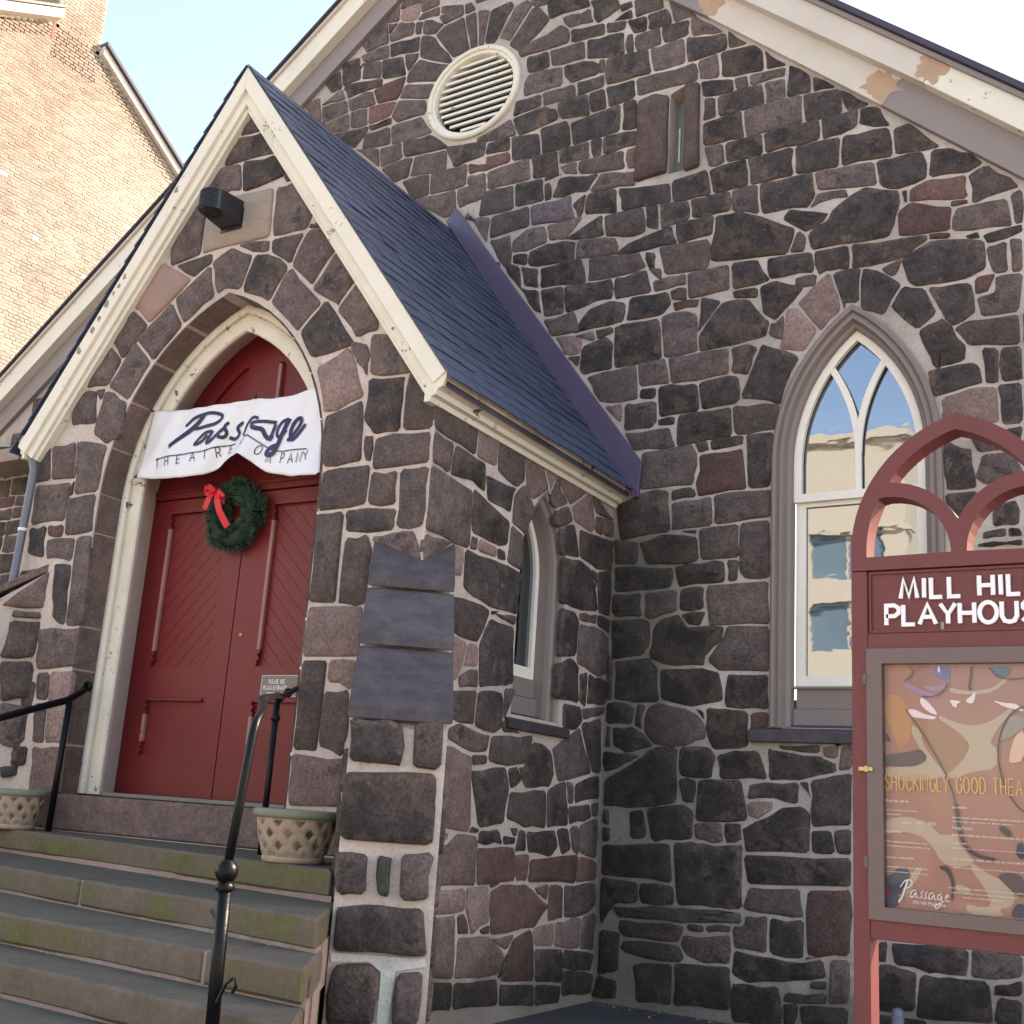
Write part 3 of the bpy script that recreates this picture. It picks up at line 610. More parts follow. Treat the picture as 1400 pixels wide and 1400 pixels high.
# outlines of the individual stones, centimetres in the plane of each wall face, and printed shapes in metres, some poster ones being glass reflections
STONES = {
 'W': """m-873,1145 -839,1143 -807,1141 -865,1163;m-836,1128 -805,1129 -807,1141 -839,1151;m-869,1127 -871,1155 -901,1134;p-869,1127 -843,1119 -836,1128 -839,1151 -870,1145;m-843,1118 -804,1113 -805,1129 -836,1128;m-804,1114 -769,1114 -768,1118 -805,1129;m-807,1111 -798,1097 -766,1100 -768,1118 -776,1119 -804,1114;m-766,1100 -748,1102 -756,1117 -768,1118;m-886,1112 -882,1115 -869,1127 -889,1132;m-886,1112 -883,1100 -843,1098 -843,1119 -869,1127;m-843,1098 -832,1095 -829,1115 -843,1119;m-923,1098 -883,1100 -891,1141 -932,1114;d-880,1077 -832,1071 -832,1095 -883,1100;m-924,1084 -880,1077 -883,1100 -932,1098;m-832,1061 -776,1034 -774,1036 -810,1087 -832,1095;m-810,1087 -794,1099 -829,1118 -832,1095;m-779,1043 -752,1047 -766,1100 -796,1097 -810,1087;m-753,1047 -741,1047 -748,1102 -766,1100;m-741,1046 -733,1045 -727,1096 -748,1102;m-925,1059 -890,1051 -894,1080 -924,1086;d-890,1049 -849,1041 -857,1075 -894,1080;m-849,1044 -832,1061 -832,1071 -857,1075;d-956,1058 -925,1059 -930,1097 -964,1096;d-975,1054 -955,1057 -962,1087 -992,1076;m-850,1031 -801,1017 -779,1033 -779,1036 -832,1061 -849,1044;m-928,1074 -921,1084 -924,1086 -935,1078;d-946,1037 -887,1039 -887,1051 -939,1061 -956,1058;m-991,1041 -946,1037 -956,1059 -989,1043;r-893,1014 -859,1011 -850,1031 -849,1044 -903,1039;m-859,1011 -807,996 -801,1017 -850,1031;m-939,1016 -893,1014 -903,1039 -946,1037;m-985,1012 -939,1016 -946,1037 -991,1041;m-996,1020 -985,1012 -994,1056 -1029,1056;m-934,990 -905,987 -908,1016 -939,1016;r-905,987 -868,990 -859,1011 -908,1016;m-858,977 -811,976 -813,998 -859,1011 -869,988;m-969,993 -934,990 -939,1016 -985,1012;m-969,993 -979,1015 -996,1020;d-899,977 -865,977 -866,990 -907,987;m-833,946 -798,947 -818,977 -868,977 -864,948;d-956,977 -923,959 -905,975 -902,987 -969,993;m-912,954 -864,948 -868,977 -910,976;m-909,947 -878,919 -882,950 -925,960;m-878,919 -841,924 -847,949 -882,950;m-841,924 -770,919 -802,947 -847,949;m-853,892 -830,894 -826,922 -841,924 -878,919;m-830,894 -773,889 -775,919 -826,922;d-763,889 -719,894 -717,915 -781,924;m-821,861 -796,862 -798,893 -830,894 -843,893;m-796,861 -742,861 -742,892 -798,893;r-741,875 -701,874 -699,879 -743,892;m-743,862 -713,848 -715,873 -741,875;d-733,1048 -716,1044 -692,1088 -697,1098 -727,1096;m-713,1049 -695,1039 -664,1082 -675,1091 -692,1088;m-698,1035 -679,1018 -639,1050 -657,1076 -668,1076;d-663,1073 -643,1072 -645,1085 -673,1095;d-643,1050 -586,1048 -592,1068 -638,1080 -648,1080;m-622,1038 -613,1029 -580,1026 -586,1048 -626,1049;d-578,1021 -546,1034 -554,1052 -590,1059;d-548,1027 -532,1028 -533,1039 -551,1039;m-530,1013 -493,1012 -496,1035 -533,1039;m-680,1012 -640,1010 -612,1010 -613,1029 -624,1040 -685,1024;d-612,1010 -604,1007 -565,1005 -567,1022 -613,1029;d-556,1018 -530,1013 -533,1030 -556,1021;m-565,1005 -541,1002 -538,1016 -567,1022;d-531,993 -513,991 -515,1014 -542,1016;d-513,991 -482,990 -489,1014 -515,1014;m-635,986 -619,983 -589,981 -591,1007 -640,1010;d-589,981 -581,978 -539,970 -542,1002 -591,1007;m-539,970 -528,969 -530,997 -541,995;m-528,969 -494,968 -498,993 -530,993;d-494,968 -463,969 -462,990 -498,993;d-668,987 -635,986 -640,1010 -671,1011;d-618,967 -607,955 -573,956 -566,966 -581,978 -619,983;m-573,956 -564,955 -564,975 -573,976;d-563,938 -505,936 -511,970 -564,974;m-505,936 -466,936 -468,969 -511,970;m-523,912 -500,912 -450,910 -454,935 -526,937;m-672,957 -646,956 -617,956 -619,983 -667,987 -672,975;m-644,937 -598,935 -602,955 -646,956;d-598,935 -563,938 -564,955 -602,955;d-580,909 -558,909 -563,938 -585,937;d-558,909 -523,912 -526,937 -563,938;d-644,937 -646,956 -682,956 -685,934;d-620,913 -579,906 -585,937 -625,937;d-674,906 -620,913 -624,929 -640,938 -685,934;m-733,913 -675,908 -686,936 -735,921;d-601,874 -541,876 -541,912 -607,906;d-541,876 -519,873 -523,912 -541,912;d-641,874 -601,874 -608,911 -646,910;d-576,853 -562,852 -563,877 -579,877;d-562,852 -520,853 -519,873 -563,877;d-616,855 -576,853 -579,877 -620,876;r-532,828 -518,824 -520,853 -535,853;m-591,836 -532,828 -535,853 -592,855;m-611,842 -591,836 -592,855 -617,855;d-719,894 -683,891 -684,911 -717,911;d-681,876 -641,874 -645,905 -684,911;r-715,873 -681,876 -683,891 -719,894;m-713,848 -651,846 -656,878 -715,873;d-651,846 -614,841 -620,876 -656,878;m-722,815 -672,814 -675,847 -719,848;d-672,815 -652,814 -633,815 -636,846 -675,847;d-633,814 -622,814 -625,837 -635,838;d-625,815 -578,812 -563,833 -576,833 -616,841;m-578,812 -519,804 -518,824 -563,833;d-537,779 -477,775 -479,799 -542,808;m-635,838 -610,842 -612,844 -636,846;m-482,990 -452,990 -466,1003 -491,1024;m-461,966 -422,959 -463,999;d-466,936 -454,935 -419,937 -421,959 -468,970;m-419,937 -395,936 -421,963;m-450,910 -427,906 -429,938 -454,935;d-427,906 -413,902 -378,899 -380,925 -391,935 -429,938;d-378,899 -353,897 -380,926;m-394,885 -357,886 -355,897 -397,901;m-410,885 -394,885 -397,901 -413,902;d-446,888 -410,885 -413,902 -450,910;m-378,859 -356,860 -357,886 -380,887;d-356,860 -330,859 -330,880 -355,901;d-330,859 -304,858 -330,880;m-446,860 -429,860 -431,887 -446,888;d-429,860 -378,859 -380,887 -431,887;m-398,827 -338,827 -340,862 -402,862;d-338,827 -299,827 -301,856 -340,862;d-295,827 -271,829 -305,857;d-445,831 -398,827 -402,862 -446,860;m-438,804 -419,805 -421,830 -445,831;d-419,805 -378,804 -380,830 -421,830;d-378,804 -321,804 -322,830 -380,830;d-321,804 -300,804 -285,809 -284,831 -322,830;d-393,773 -347,772 -348,806 -397,807;d-347,772 -303,770 -301,804 -348,806;d-432,773 -393,773 -397,807 -438,804;d-477,774 -432,773 -438,805 -479,801;d-455,751 -412,749 -413,775 -458,775;m-412,749 -381,739 -384,775 -413,775;d-381,739 -332,734 -325,750 -328,773 -384,775;m-325,750 -267,741 -270,769 -328,773;m-323,737 -292,736 -297,747 -325,750 -334,732;d-469,726 -430,728 -429,751 -473,753;d-434,702 -428,697 -353,690 -344,716 -396,746 -412,749 -429,751;d-336,708 -316,718 -312,726 -352,740 -361,730;m-336,689 -334,707 -344,716 -353,690;d-331,689 -257,686 -249,711 -246,732 -279,745 -294,739 -311,728 -316,718 -336,708;m-483,694 -434,691 -431,717 -437,727 -492,729;d-373,667 -326,666 -329,689 -375,692;d-325,661 -315,665 -293,661 -294,689 -329,689;m-456,662 -410,664 -412,694 -458,693;d-410,663 -368,666 -384,693 -412,694;d-408,654 -381,650 -382,663 -410,665;d-445,630 -444,624 -418,656 -443,665;d-444,624 -443,604 -410,605 -373,609 -370,625 -375,631 -391,653 -419,655;d-381,650 -378,633 -365,623 -338,650 -338,655 -367,668 -382,663;m-346,654 -325,651 -324,666 -347,666;p-322,606 -319,607 -301,624 -312,666 -328,655 -345,638;d-299,620 -297,629 -285,627 -283,664 -311,664;p-362,594 -336,588 -323,607 -344,636 -355,634;m-373,609 -354,600 -356,611 -355,632 -365,623 -370,625;d-293,661 -242,664 -223,677 -224,684 -294,689;d-267,741 -247,732 -222,738 -225,768 -252,768 -270,769;d-223,738 -189,734 -173,740 -183,754 -202,765 -220,768;d-303,770 -252,768 -255,801 -301,805;d-252,768 -208,765 -237,801 -254,798;d-285,809 -253,799 -265,826 -284,831;r-240,717 -188,709 -189,734 -222,738 -240,733;d-244,717 -240,718 -240,733 -248,732;m-187,702 -143,710 -172,740 -189,734;r-250,685 -204,681 -203,693 -201,705 -240,719 -251,712;m-204,680 -152,673 -155,703 -201,704;m-152,675 -144,675 -143,709 -155,708;m-205,704 -187,704 -188,710 -204,712;d-223,677 -204,673 -204,681 -224,684;d-174,660 -144,667 -144,676 -180,673;d-190,669 -178,668 -181,677 -195,675;d-243,638 -227,632 -190,632 -174,639 -176,668 -223,677 -249,663;m-171,632 -157,631 -157,663 -177,660;m-157,631 -146,630 -145,662 -157,665;m-253,645 -246,663 -249,665 -269,657;d-285,620 -263,610 -246,639 -268,657 -283,664;d-259,617 -235,591 -216,606 -227,632 -247,638;d-216,607 -206,589 -194,594 -184,600 -187,630 -227,632;r-186,615 -174,617 -166,635 -187,633;m-182,594 -150,594 -146,630 -169,632 -170,617 -186,615;m-192,569 -150,564 -150,594 -194,594 -206,589;m-150,564 -143,564 -142,592 -150,594;m-772,825 -751,828 -757,862 -822,862;m-752,833 -712,839 -713,862 -757,861;m-737,824 -706,777 -703,813 -739,820;m-705,784 -649,787 -652,815 -703,813;u-649,787 -590,782 -596,801 -597,815 -652,814;p-624,763 -601,761 -579,786 -629,785;d-590,782 -582,786 -578,814 -597,803;d-582,786 -539,777 -541,809 -578,812;m-683,745 -670,744 -674,785 -705,784;m-672,760 -650,757 -624,763 -629,785 -654,787 -673,775;d-670,746 -649,739 -650,757 -671,759;d-589,757 -554,754 -557,783 -607,762;d-649,739 -634,735 -589,734 -589,758 -622,763 -650,757;m-589,734 -536,729 -538,749 -566,757 -589,757;m-554,754 -541,750 -544,778 -557,780;d-653,715 -632,709 -634,735 -660,743;d-632,709 -572,704 -580,737 -634,735;d-654,709 -659,743 -684,750;d-639,685 -626,677 -632,709 -659,717;d-624,673 -598,673 -601,708 -632,709;d-598,673 -565,679 -540,679 -541,704 -601,708;m-614,649 -576,649 -585,676 -627,672;m-554,754 -531,747 -505,747 -509,780 -557,780;d-506,753 -489,746 -492,779 -509,780;d-489,746 -455,751 -458,775 -492,779;d-521,726 -468,727 -476,751 -525,742 -543,730;m-574,705 -526,703 -501,707 -512,728 -551,733 -573,735;d-503,708 -493,701 -492,722 -507,729;m-483,685 -486,705 -504,708;m-540,678 -530,678 -495,678 -502,707 -541,704;m-495,678 -478,678 -457,679 -458,693 -478,694 -497,692;m-473,664 -456,662 -457,679 -478,678;r-471,652 -443,652 -443,663 -475,664;d-526,651 -484,650 -472,662 -478,678 -522,678;d-584,648 -526,651 -524,674 -543,680 -570,675 -586,650;m-558,636 -537,641 -538,650 -561,649;p-583,644 -558,635 -561,649 -584,648;p-595,625 -575,624 -575,646 -610,651;d-578,608 -575,624 -594,625;d-572,599 -536,601 -537,632 -546,641 -576,633 -578,606;d-536,601 -481,603 -486,650 -529,651 -539,648;m-481,603 -443,604 -444,646 -470,654 -486,651;m-507,577 -472,575 -477,606 -510,605;d-506,564 -486,562 -487,576 -507,577;m-558,577 -550,566 -523,563 -506,564 -510,605 -569,599;m-472,575 -443,574 -409,577 -410,605 -477,606;d-484,542 -439,543 -443,574 -487,576;d-409,577 -391,572 -388,580 -380,601 -394,607 -410,605;d-391,572 -400,551 -358,538 -350,568 -341,580 -343,587 -379,605;d-439,543 -404,545 -397,550 -400,574 -409,577 -443,574;m-405,514 -361,515 -360,542 -407,546;d-464,508 -421,512 -405,514 -407,545 -464,543;p-524,539 -523,563 -547,564;d-522,532 -491,532 -484,538 -486,562 -523,563;d-485,533 -465,532 -465,543 -485,542;m-509,510 -463,508 -470,532 -523,532;m-440,500 -428,502 -430,514 -447,513;d-428,502 -394,503 -394,516 -430,514;d-390,460 -368,460 -365,481 -364,515 -394,516;m-500,481 -502,469 -443,469 -442,478 -440,500 -447,513 -502,509;r-443,469 -440,457 -390,460 -394,503 -440,500;m-468,456 -440,457 -443,469 -469,468;d-520,419 -466,425 -469,468 -497,469 -528,456;m-466,425 -423,428 -425,459 -468,456;m-423,428 -366,431 -366,460 -425,459;m-457,425 -438,420 -438,428 -455,426;m-436,395 -396,396 -398,430 -438,428;m-398,383 -390,375 -368,375 -366,380 -367,419 -367,431 -398,430;d-492,395 -462,392 -436,395 -438,420 -465,425 -501,419;m-525,396 -499,395 -499,419 -508,420 -529,424;d-525,369 -484,369 -463,371 -461,392 -526,396;d-457,371 -409,373 -410,396 -446,395 -463,392;m-409,373 -398,374 -396,396 -410,396;d-456,348 -429,349 -430,373 -456,371;d-447,335 -432,334 -427,349 -456,348;m-427,334 -366,333 -368,375 -430,373;d-527,350 -521,344 -492,344 -493,369 -527,369;m-492,344 -483,341 -456,348 -456,371 -493,369;d-482,335 -486,306 -468,298 -428,297 -427,307 -411,321 -409,335 -447,335 -456,348 -475,343;d-525,320 -525,303 -491,307 -484,316 -483,341 -492,344 -528,344;m-411,325 -428,302 -415,292 -366,291 -366,333 -409,335;d-520,266 -510,265 -472,263 -474,298 -485,308 -522,304;d-472,266 -443,260 -408,265 -413,292 -428,297 -474,296;d-410,263 -407,260 -366,258 -367,291 -408,291;d-528,243 -498,243 -497,261 -507,265 -529,265;m-498,243 -489,238 -485,264 -496,264;m-489,238 -476,225 -443,225 -424,233 -427,249 -443,260 -473,266 -485,261;d-427,247 -427,258 -439,262;d-427,239 -419,222 -392,224 -385,226 -385,258 -404,260 -427,262;r-385,239 -366,242 -366,258 -385,258;d-520,224 -503,216 -475,224 -483,233 -498,243 -520,243;m-528,222 -520,221 -520,243 -527,243;m-528,265 -520,266 -522,311 -529,310;d-528,198 -500,209 -487,216 -529,221;d-490,215 -527,193 -527,168 -501,167 -470,171 -451,176 -452,226 -477,225;d-451,198 -419,197 -414,217 -421,227 -452,226;d-413,197 -366,198 -376,225 -401,224 -416,219;d-446,174 -434,176 -433,198 -453,198;d-436,160 -384,163 -391,199 -433,198;m-435,145 -415,142 -406,144 -408,162 -436,160;d-406,143 -396,144 -389,148 -391,163 -408,162;d-476,139 -435,145 -434,169 -443,176 -484,170;d-498,140 -479,144 -484,170 -501,167;m-526,151 -517,152 -519,167 -527,168;d-526,136 -516,138 -517,152 -527,151;d-526,107 -453,106 -456,142 -526,136;d-450,88 -412,89 -388,90 -389,117 -388,145 -416,142 -435,145 -456,142;d-524,62 -507,84 -486,86 -487,106 -526,107;d-486,86 -450,88 -453,106 -487,106;g-508,73 -442,74 -388,79 -389,90 -450,88 -515,83;d-368,198 -341,199 -307,207 -307,217 -318,219 -321,222 -365,226 -369,228;m-353,224 -321,222 -321,231 -362,229;p-319,219 -307,217 -302,241 -297,233 -322,229;p-308,207 -294,210 -293,232 -305,230;d-388,181 -366,183 -363,183 -340,178 -339,200 -385,196;p-385,166 -374,166 -362,174 -361,183 -387,181;d-389,145 -388,137 -330,140 -329,173 -336,180 -357,177 -366,170 -391,159;m-331,187 -330,185 -331,201 -342,199;m-330,161 -295,164 -294,210 -307,207 -331,201;d-330,140 -308,141 -312,162 -330,161;m-308,141 -295,141 -295,164 -312,162;d-385,111 -295,116 -295,141 -390,137;m-390,90 -342,88 -334,89 -338,113 -384,111;r-335,60 -297,63 -295,116 -334,113;m-388,79 -398,77 -397,59 -366,57 -366,90 -388,87;d-366,57 -335,56 -335,89 -366,88;m-446,57 -440,48 -424,43 -399,45 -397,59 -399,71 -443,66;m-507,63 -498,56 -446,57 -442,68 -441,74 -481,73 -505,73;d-437,67 -422,68 -422,76 -443,74;m-422,69 -399,71 -398,78 -423,76;m-503,46 -497,43 -443,41 -440,48 -446,57 -502,56;d-399,38 -385,32 -353,37 -315,45 -319,61 -335,56 -366,57 -397,59;m-335,56 -318,61 -335,60;p-317,25 -298,27 -297,63 -315,61;m-331,35 -316,36 -315,45 -331,42;m-355,22 -316,25 -316,36 -350,32;d-486,4 -451,6 -451,42 -491,37;d-451,6 -423,8 -398,9 -398,40 -399,45 -451,42;d-397,0 -353,4 -352,17 -357,36 -399,32;d-353,4 -342,5 -339,24 -354,22;m-338,6 -298,12 -298,27 -341,23;m-277,62 -268,62 -266,80 -276,79;d-263,61 -234,58 -218,59 -207,59 -206,81 -237,81 -267,79;m-207,59 -187,59 -168,64 -168,81 -206,81;d-277,25 -250,28 -247,31 -244,59 -255,61 -277,62;d-249,24 -221,26 -190,28 -192,59 -218,59 -244,59;d-191,48 -169,50 -168,64 -190,58;m-192,28 -170,29 -169,50 -188,49;d-278,14 -238,19 -238,26 -265,26 -277,26;d-226,566 -217,548 -216,554 -195,556 -193,570 -213,602 -217,599 -236,592;d-224,526 -190,533 -181,534 -183,551 -189,556 -228,554;d-181,534 -175,532 -168,533 -168,566 -183,568;d-168,533 -150,532 -150,564 -168,566;p-218,503 -169,497 -171,532 -190,533 -217,527;d-169,495 -151,494 -150,532 -172,533;d-217,460 -214,442 -188,442 -192,478 -198,480 -215,490;d-189,473 -160,473 -167,485 -195,488;m-192,453 -184,445 -153,445 -153,458 -165,473 -185,473;d-152,468 -151,494 -176,491;d-216,414 -210,405 -187,434 -190,442 -216,442;d-180,408 -157,408 -156,423 -159,431 -178,431;m-187,398 -168,399 -167,409 -187,407;d-168,399 -155,399 -157,408 -167,409;d-192,392 -155,391 -155,399 -192,397;d-526,21 -503,27 -502,62 -525,62;d-531,2 -504,4 -503,22 -526,23""",
 'S': """m0,331 40,356 37,357 -1,356;m0,436 61,431 64,463 -4,464;p61,431 94,431 96,462 64,464;m94,429 128,423 141,432 139,462 96,463;m1,409 26,407 30,434 0,436;d26,406 58,410 80,405 77,432 30,434;m-1,356 62,355 62,404 0,409;d81,401 122,399 124,417 130,425 77,423;p141,432 156,419 185,438 169,461 139,461;m122,392 151,386 151,394 164,411 141,433 124,418;p185,439 185,433 200,460 168,462;m189,425 199,423 223,434 197,451 206,470 186,435;p223,434 226,433 264,458 185,459;m198,408 210,408 234,420 223,434 200,424 194,416;p234,420 261,418 279,421 268,459 264,458 226,433;m277,438 321,442 313,444 261,463;r277,420 294,420 295,441 277,438;r294,421 316,423 318,442 285,439;r314,411 348,418 329,458 320,458;d213,383 251,389 235,420 207,407;d248,389 287,385 333,395 338,424 261,418 245,418;d62,369 105,367 119,371 122,393 66,406 61,406;m61,355 74,356 73,369 63,369;p74,356 103,357 103,367 73,369;d103,357 118,357 117,367 103,368;m118,357 146,355 145,387 122,392;d56,323 100,315 143,317 146,355 118,357 55,356;p41,330 54,332 55,356 37,356;d217,341 243,340 290,345 289,358 273,385 250,389 215,384;m284,373 281,366 288,385 270,385;d290,345 331,346 326,398 287,385;m43,288 69,284 85,285 92,295 100,315 88,317 42,317;d99,309 115,316 100,315;m116,309 139,307 143,317 131,317 103,313;d85,285 89,250 130,256 144,260 139,307 130,308 99,309;p49,247 60,255 68,272 69,284 44,288;p65,263 67,263 87,266 85,285 69,284;m61,247 75,249 89,250 87,266 73,264 58,257;m50,223 80,221 87,220 89,250 48,245;d87,220 117,217 130,223 128,251 114,253 89,250;m130,226 146,255 144,259 128,256;d218,292 252,298 255,332 245,340 218,339;m253,331 290,333 290,345 253,340;d290,333 326,326 328,346 290,345;m252,298 254,291 301,285 323,294 320,327 290,333 255,331;d215,256 262,256 257,293 240,297 215,287;d262,257 277,254 278,289 259,285;d277,257 317,261 320,284 278,288;d232,232 258,232 272,242 264,257 230,255;m272,242 314,252 318,262 265,254;d267,238 296,196 315,198 308,250 272,242;m216,212 229,185 296,196 267,238 214,214;m50,208 85,200 110,202 113,217 66,223 50,217;m110,195 138,193 172,197 179,210 181,223 113,217;m131,219 162,221 139,229 122,231;m89,190 110,192 110,202 85,200;p46,143 88,140 93,144 88,199 58,205 48,204;d103,144 142,148 148,175 140,194 85,189;d149,174 168,183 159,196 141,193;m167,184 162,186 172,197 159,196;d162,186 173,177 216,180 223,193 216,212 196,218 180,217;m145,162 144,152 177,145 213,146 210,179 148,175;d213,146 254,149 244,190 210,179;m250,167 262,168 261,187 244,190;d262,168 314,174 311,198 261,187;m254,149 300,157 294,171 250,167;m300,157 312,158 314,174 294,171;m276,125 312,121 314,150 313,159 273,152;m262,129 276,123 273,152 254,149;p47,130 62,135 63,142 46,143;p47,102 106,101 104,140 74,141 47,130;m88,140 104,140 105,146 93,147;d103,132 144,132 135,146 105,144;d143,132 162,132 163,140 140,141;m162,137 167,148 149,146;d160,126 182,127 178,145 167,147;d183,126 223,122 236,131 230,147 178,145;d243,123 262,129 254,149 230,147;r106,101 166,104 162,132 103,132;r166,104 185,103 188,124 185,127 160,126;r185,103 272,100 274,113 276,127 188,123;r272,100 314,102 314,120 276,125;p45,82 93,84 91,102 47,102;p93,84 104,65 118,72 130,74 125,104 91,102;m84,67 103,67 93,84 81,83;m117,66 131,65 130,74 115,71;r130,74 131,64 204,67 227,84 185,103 144,104 127,98;m127,98 144,104 125,104;r212,90 222,86 224,103 195,99;r223,71 238,71 253,72 250,101 223,102;m253,72 297,73 315,82 313,102 250,101;p47,39 84,36 81,83 45,82;p84,36 115,34 146,34 158,49 132,65 84,67;p159,51 172,65 130,63;r160,52 150,29 207,24 203,52 198,68 169,62;p203,52 238,50 238,71 199,68;p238,50 286,44 289,73 238,71;m286,44 315,42 316,76 289,74;d207,24 257,19 255,48 238,50 203,52;d256,31 311,24 318,41 255,48;d146,34 150,29 160,52 157,49;d48,17 84,15 84,36 47,39;d84,15 151,11 146,34 115,34 84,36;d151,11 209,5 207,24 150,29;d209,5 253,3 257,19 207,24;d255,8 313,6 317,24 256,31""",
 'F': """m-48,350 1,330 -8,358 -27,358 -51,356;m-252,749 -215,747 -239,772;d-265,721 -197,719 -216,747 -256,749;d-234,686 -177,694 -198,719 -240,721;m-288,692 -276,692 -234,690 -240,721 -274,722;m-183,685 -170,686 -179,697 -189,696;t-276,634 -192,634 -194,685 -276,692;m-192,634 -151,633 -145,649 -170,686 -194,684;m-316,629 -276,634 -276,693 -292,689 -319,655;m-283,611 -258,624 -261,635 -311,630;m-250,589 -239,593 -220,589 -209,622 -237,636 -262,625;d-220,587 -184,571 -165,602 -191,620 -209,622;m-209,622 -191,620 -192,634 -234,635;m-191,620 -165,602 -151,633 -192,634;m-165,602 -138,577 -114,608 -135,637 -151,633;m-184,571 -148,536 -123,561 -165,603;d-147,537 -129,510 -81,516 -119,565;m-139,575 -107,553 -103,559 -88,576 -104,605 -115,607;m-151,633 -134,632 -134,639 -148,639;m-109,551 -83,521 -60,526 -63,550 -88,576;m-286,566 -250,589 -261,623 -304,595;m-319,535 -286,566 -304,594 -347,562;m-344,500 -320,536 -347,562 -376,518;m-386,473 -366,460 -348,465 -344,500 -377,518;q-331,574 -304,594 -282,612 -326,638 -360,597;m-361,542 -331,574 -360,597 -380,564;m-376,518 -360,543 -382,563 -412,521;m-419,484 -382,482 -389,518 -403,520 -425,509;m-381,502 -376,518 -394,519;m-386,483 -391,494 -392,492;m-435,431 -404,430 -400,432 -406,470 -441,468;m-465,455 -461,430 -435,431 -442,476;m-454,389 -405,390 -404,430 -457,430;m-399,414 -366,415 -363,462 -404,470;m-403,375 -364,377 -367,415 -408,414;m-382,291 -359,292 -360,337 -364,377 -386,376;p-404,430 -400,432 -398,447 -404,469 -406,471;m-408,414 -399,414 -400,432 -402,429;r-427,376 -403,375 -405,390 -429,390;d-451,361 -425,356 -429,390 -454,389;m-425,356 -386,351 -386,376 -427,376;d-409,333 -401,298 -382,291 -384,341 -385,351 -411,353;m-415,263 -411,253 -360,255 -360,282 -359,292 -418,292;m-406,226 -388,226 -392,253 -411,253;p-385,189 -358,189 -360,255 -392,253;m-401,188 -385,189 -388,226 -406,226;p-396,144 -356,146 -358,189 -401,188;p-109,459 -68,469 -89,518 -124,503;m-105,414 -64,415 -68,469 -109,459;m-106,378 -57,379 -55,414 -104,414;m-67,487 -25,483 -24,491 -44,522 -70,525;m-83,502 -67,484 -68,496 -69,516 -91,523;d-69,449 -56,436 -30,436 -30,476 -29,483 -67,487;m-30,436 0,435 1,463 -17,486 -29,486;m-64,415 -55,414 -55,438 -67,438;m-56,407 0,408 0,435 -55,436;m-57,379 -27,377 -28,407 -56,407;m-27,358 -1,358 0,408 -28,407;m-105,304 -76,303 -77,378 -106,378;d-75,359 -50,356 -27,358 -27,377 -57,379 -78,378;m-76,303 -69,302 -46,302 -46,344 -51,358 -75,356;p-105,262 -48,262 -49,302 -105,304;m-105,192 -80,191 -78,262 -105,262;p-78,244 -57,237 -51,240 -50,262 -79,262;m-81,196 -54,188 -52,207 -54,240 -80,238;p-104,151 -51,153 -53,166 -51,190 -105,192""",
 'B': """d-35,180 -11,180 -2,180 -3,202 -10,208 -37,207;m2,179 20,179 20,209 1,207;d-37,148 -35,136 19,136 19,160 18,178 -37,176;d-37,120 -34,106 -16,108 -17,131 -38,132;g-12,108 -3,107 -3,130 -14,131;m1,106 19,107 20,134 0,132;d-34,77 2,77 18,76 21,78 17,104 -20,104 -35,102;d-34,38 -6,40 -5,53 -4,68 -10,73 -33,72;m1,40 19,41 19,71 3,69;w-33,72 -12,73 -5,68 -5,40 1,40 3,69 20,72 19,76 -34,77""",
 'L': """p10,308 -30,349 -37,309 -1,307;m-1,307 -28,308 -30,299 -2,298;m-2,298 -31,299 -29,265 2,260;m2,260 -25,263 -33,252 -34,229 -4,222;m-28,308 -35,309 -36,298 -33,296;m-4,225 -38,222 -40,207 -38,185 -10,185;m-20,184 -38,185 -38,174 -22,170;d-13,169 -35,173 -41,158 -15,157""",
}
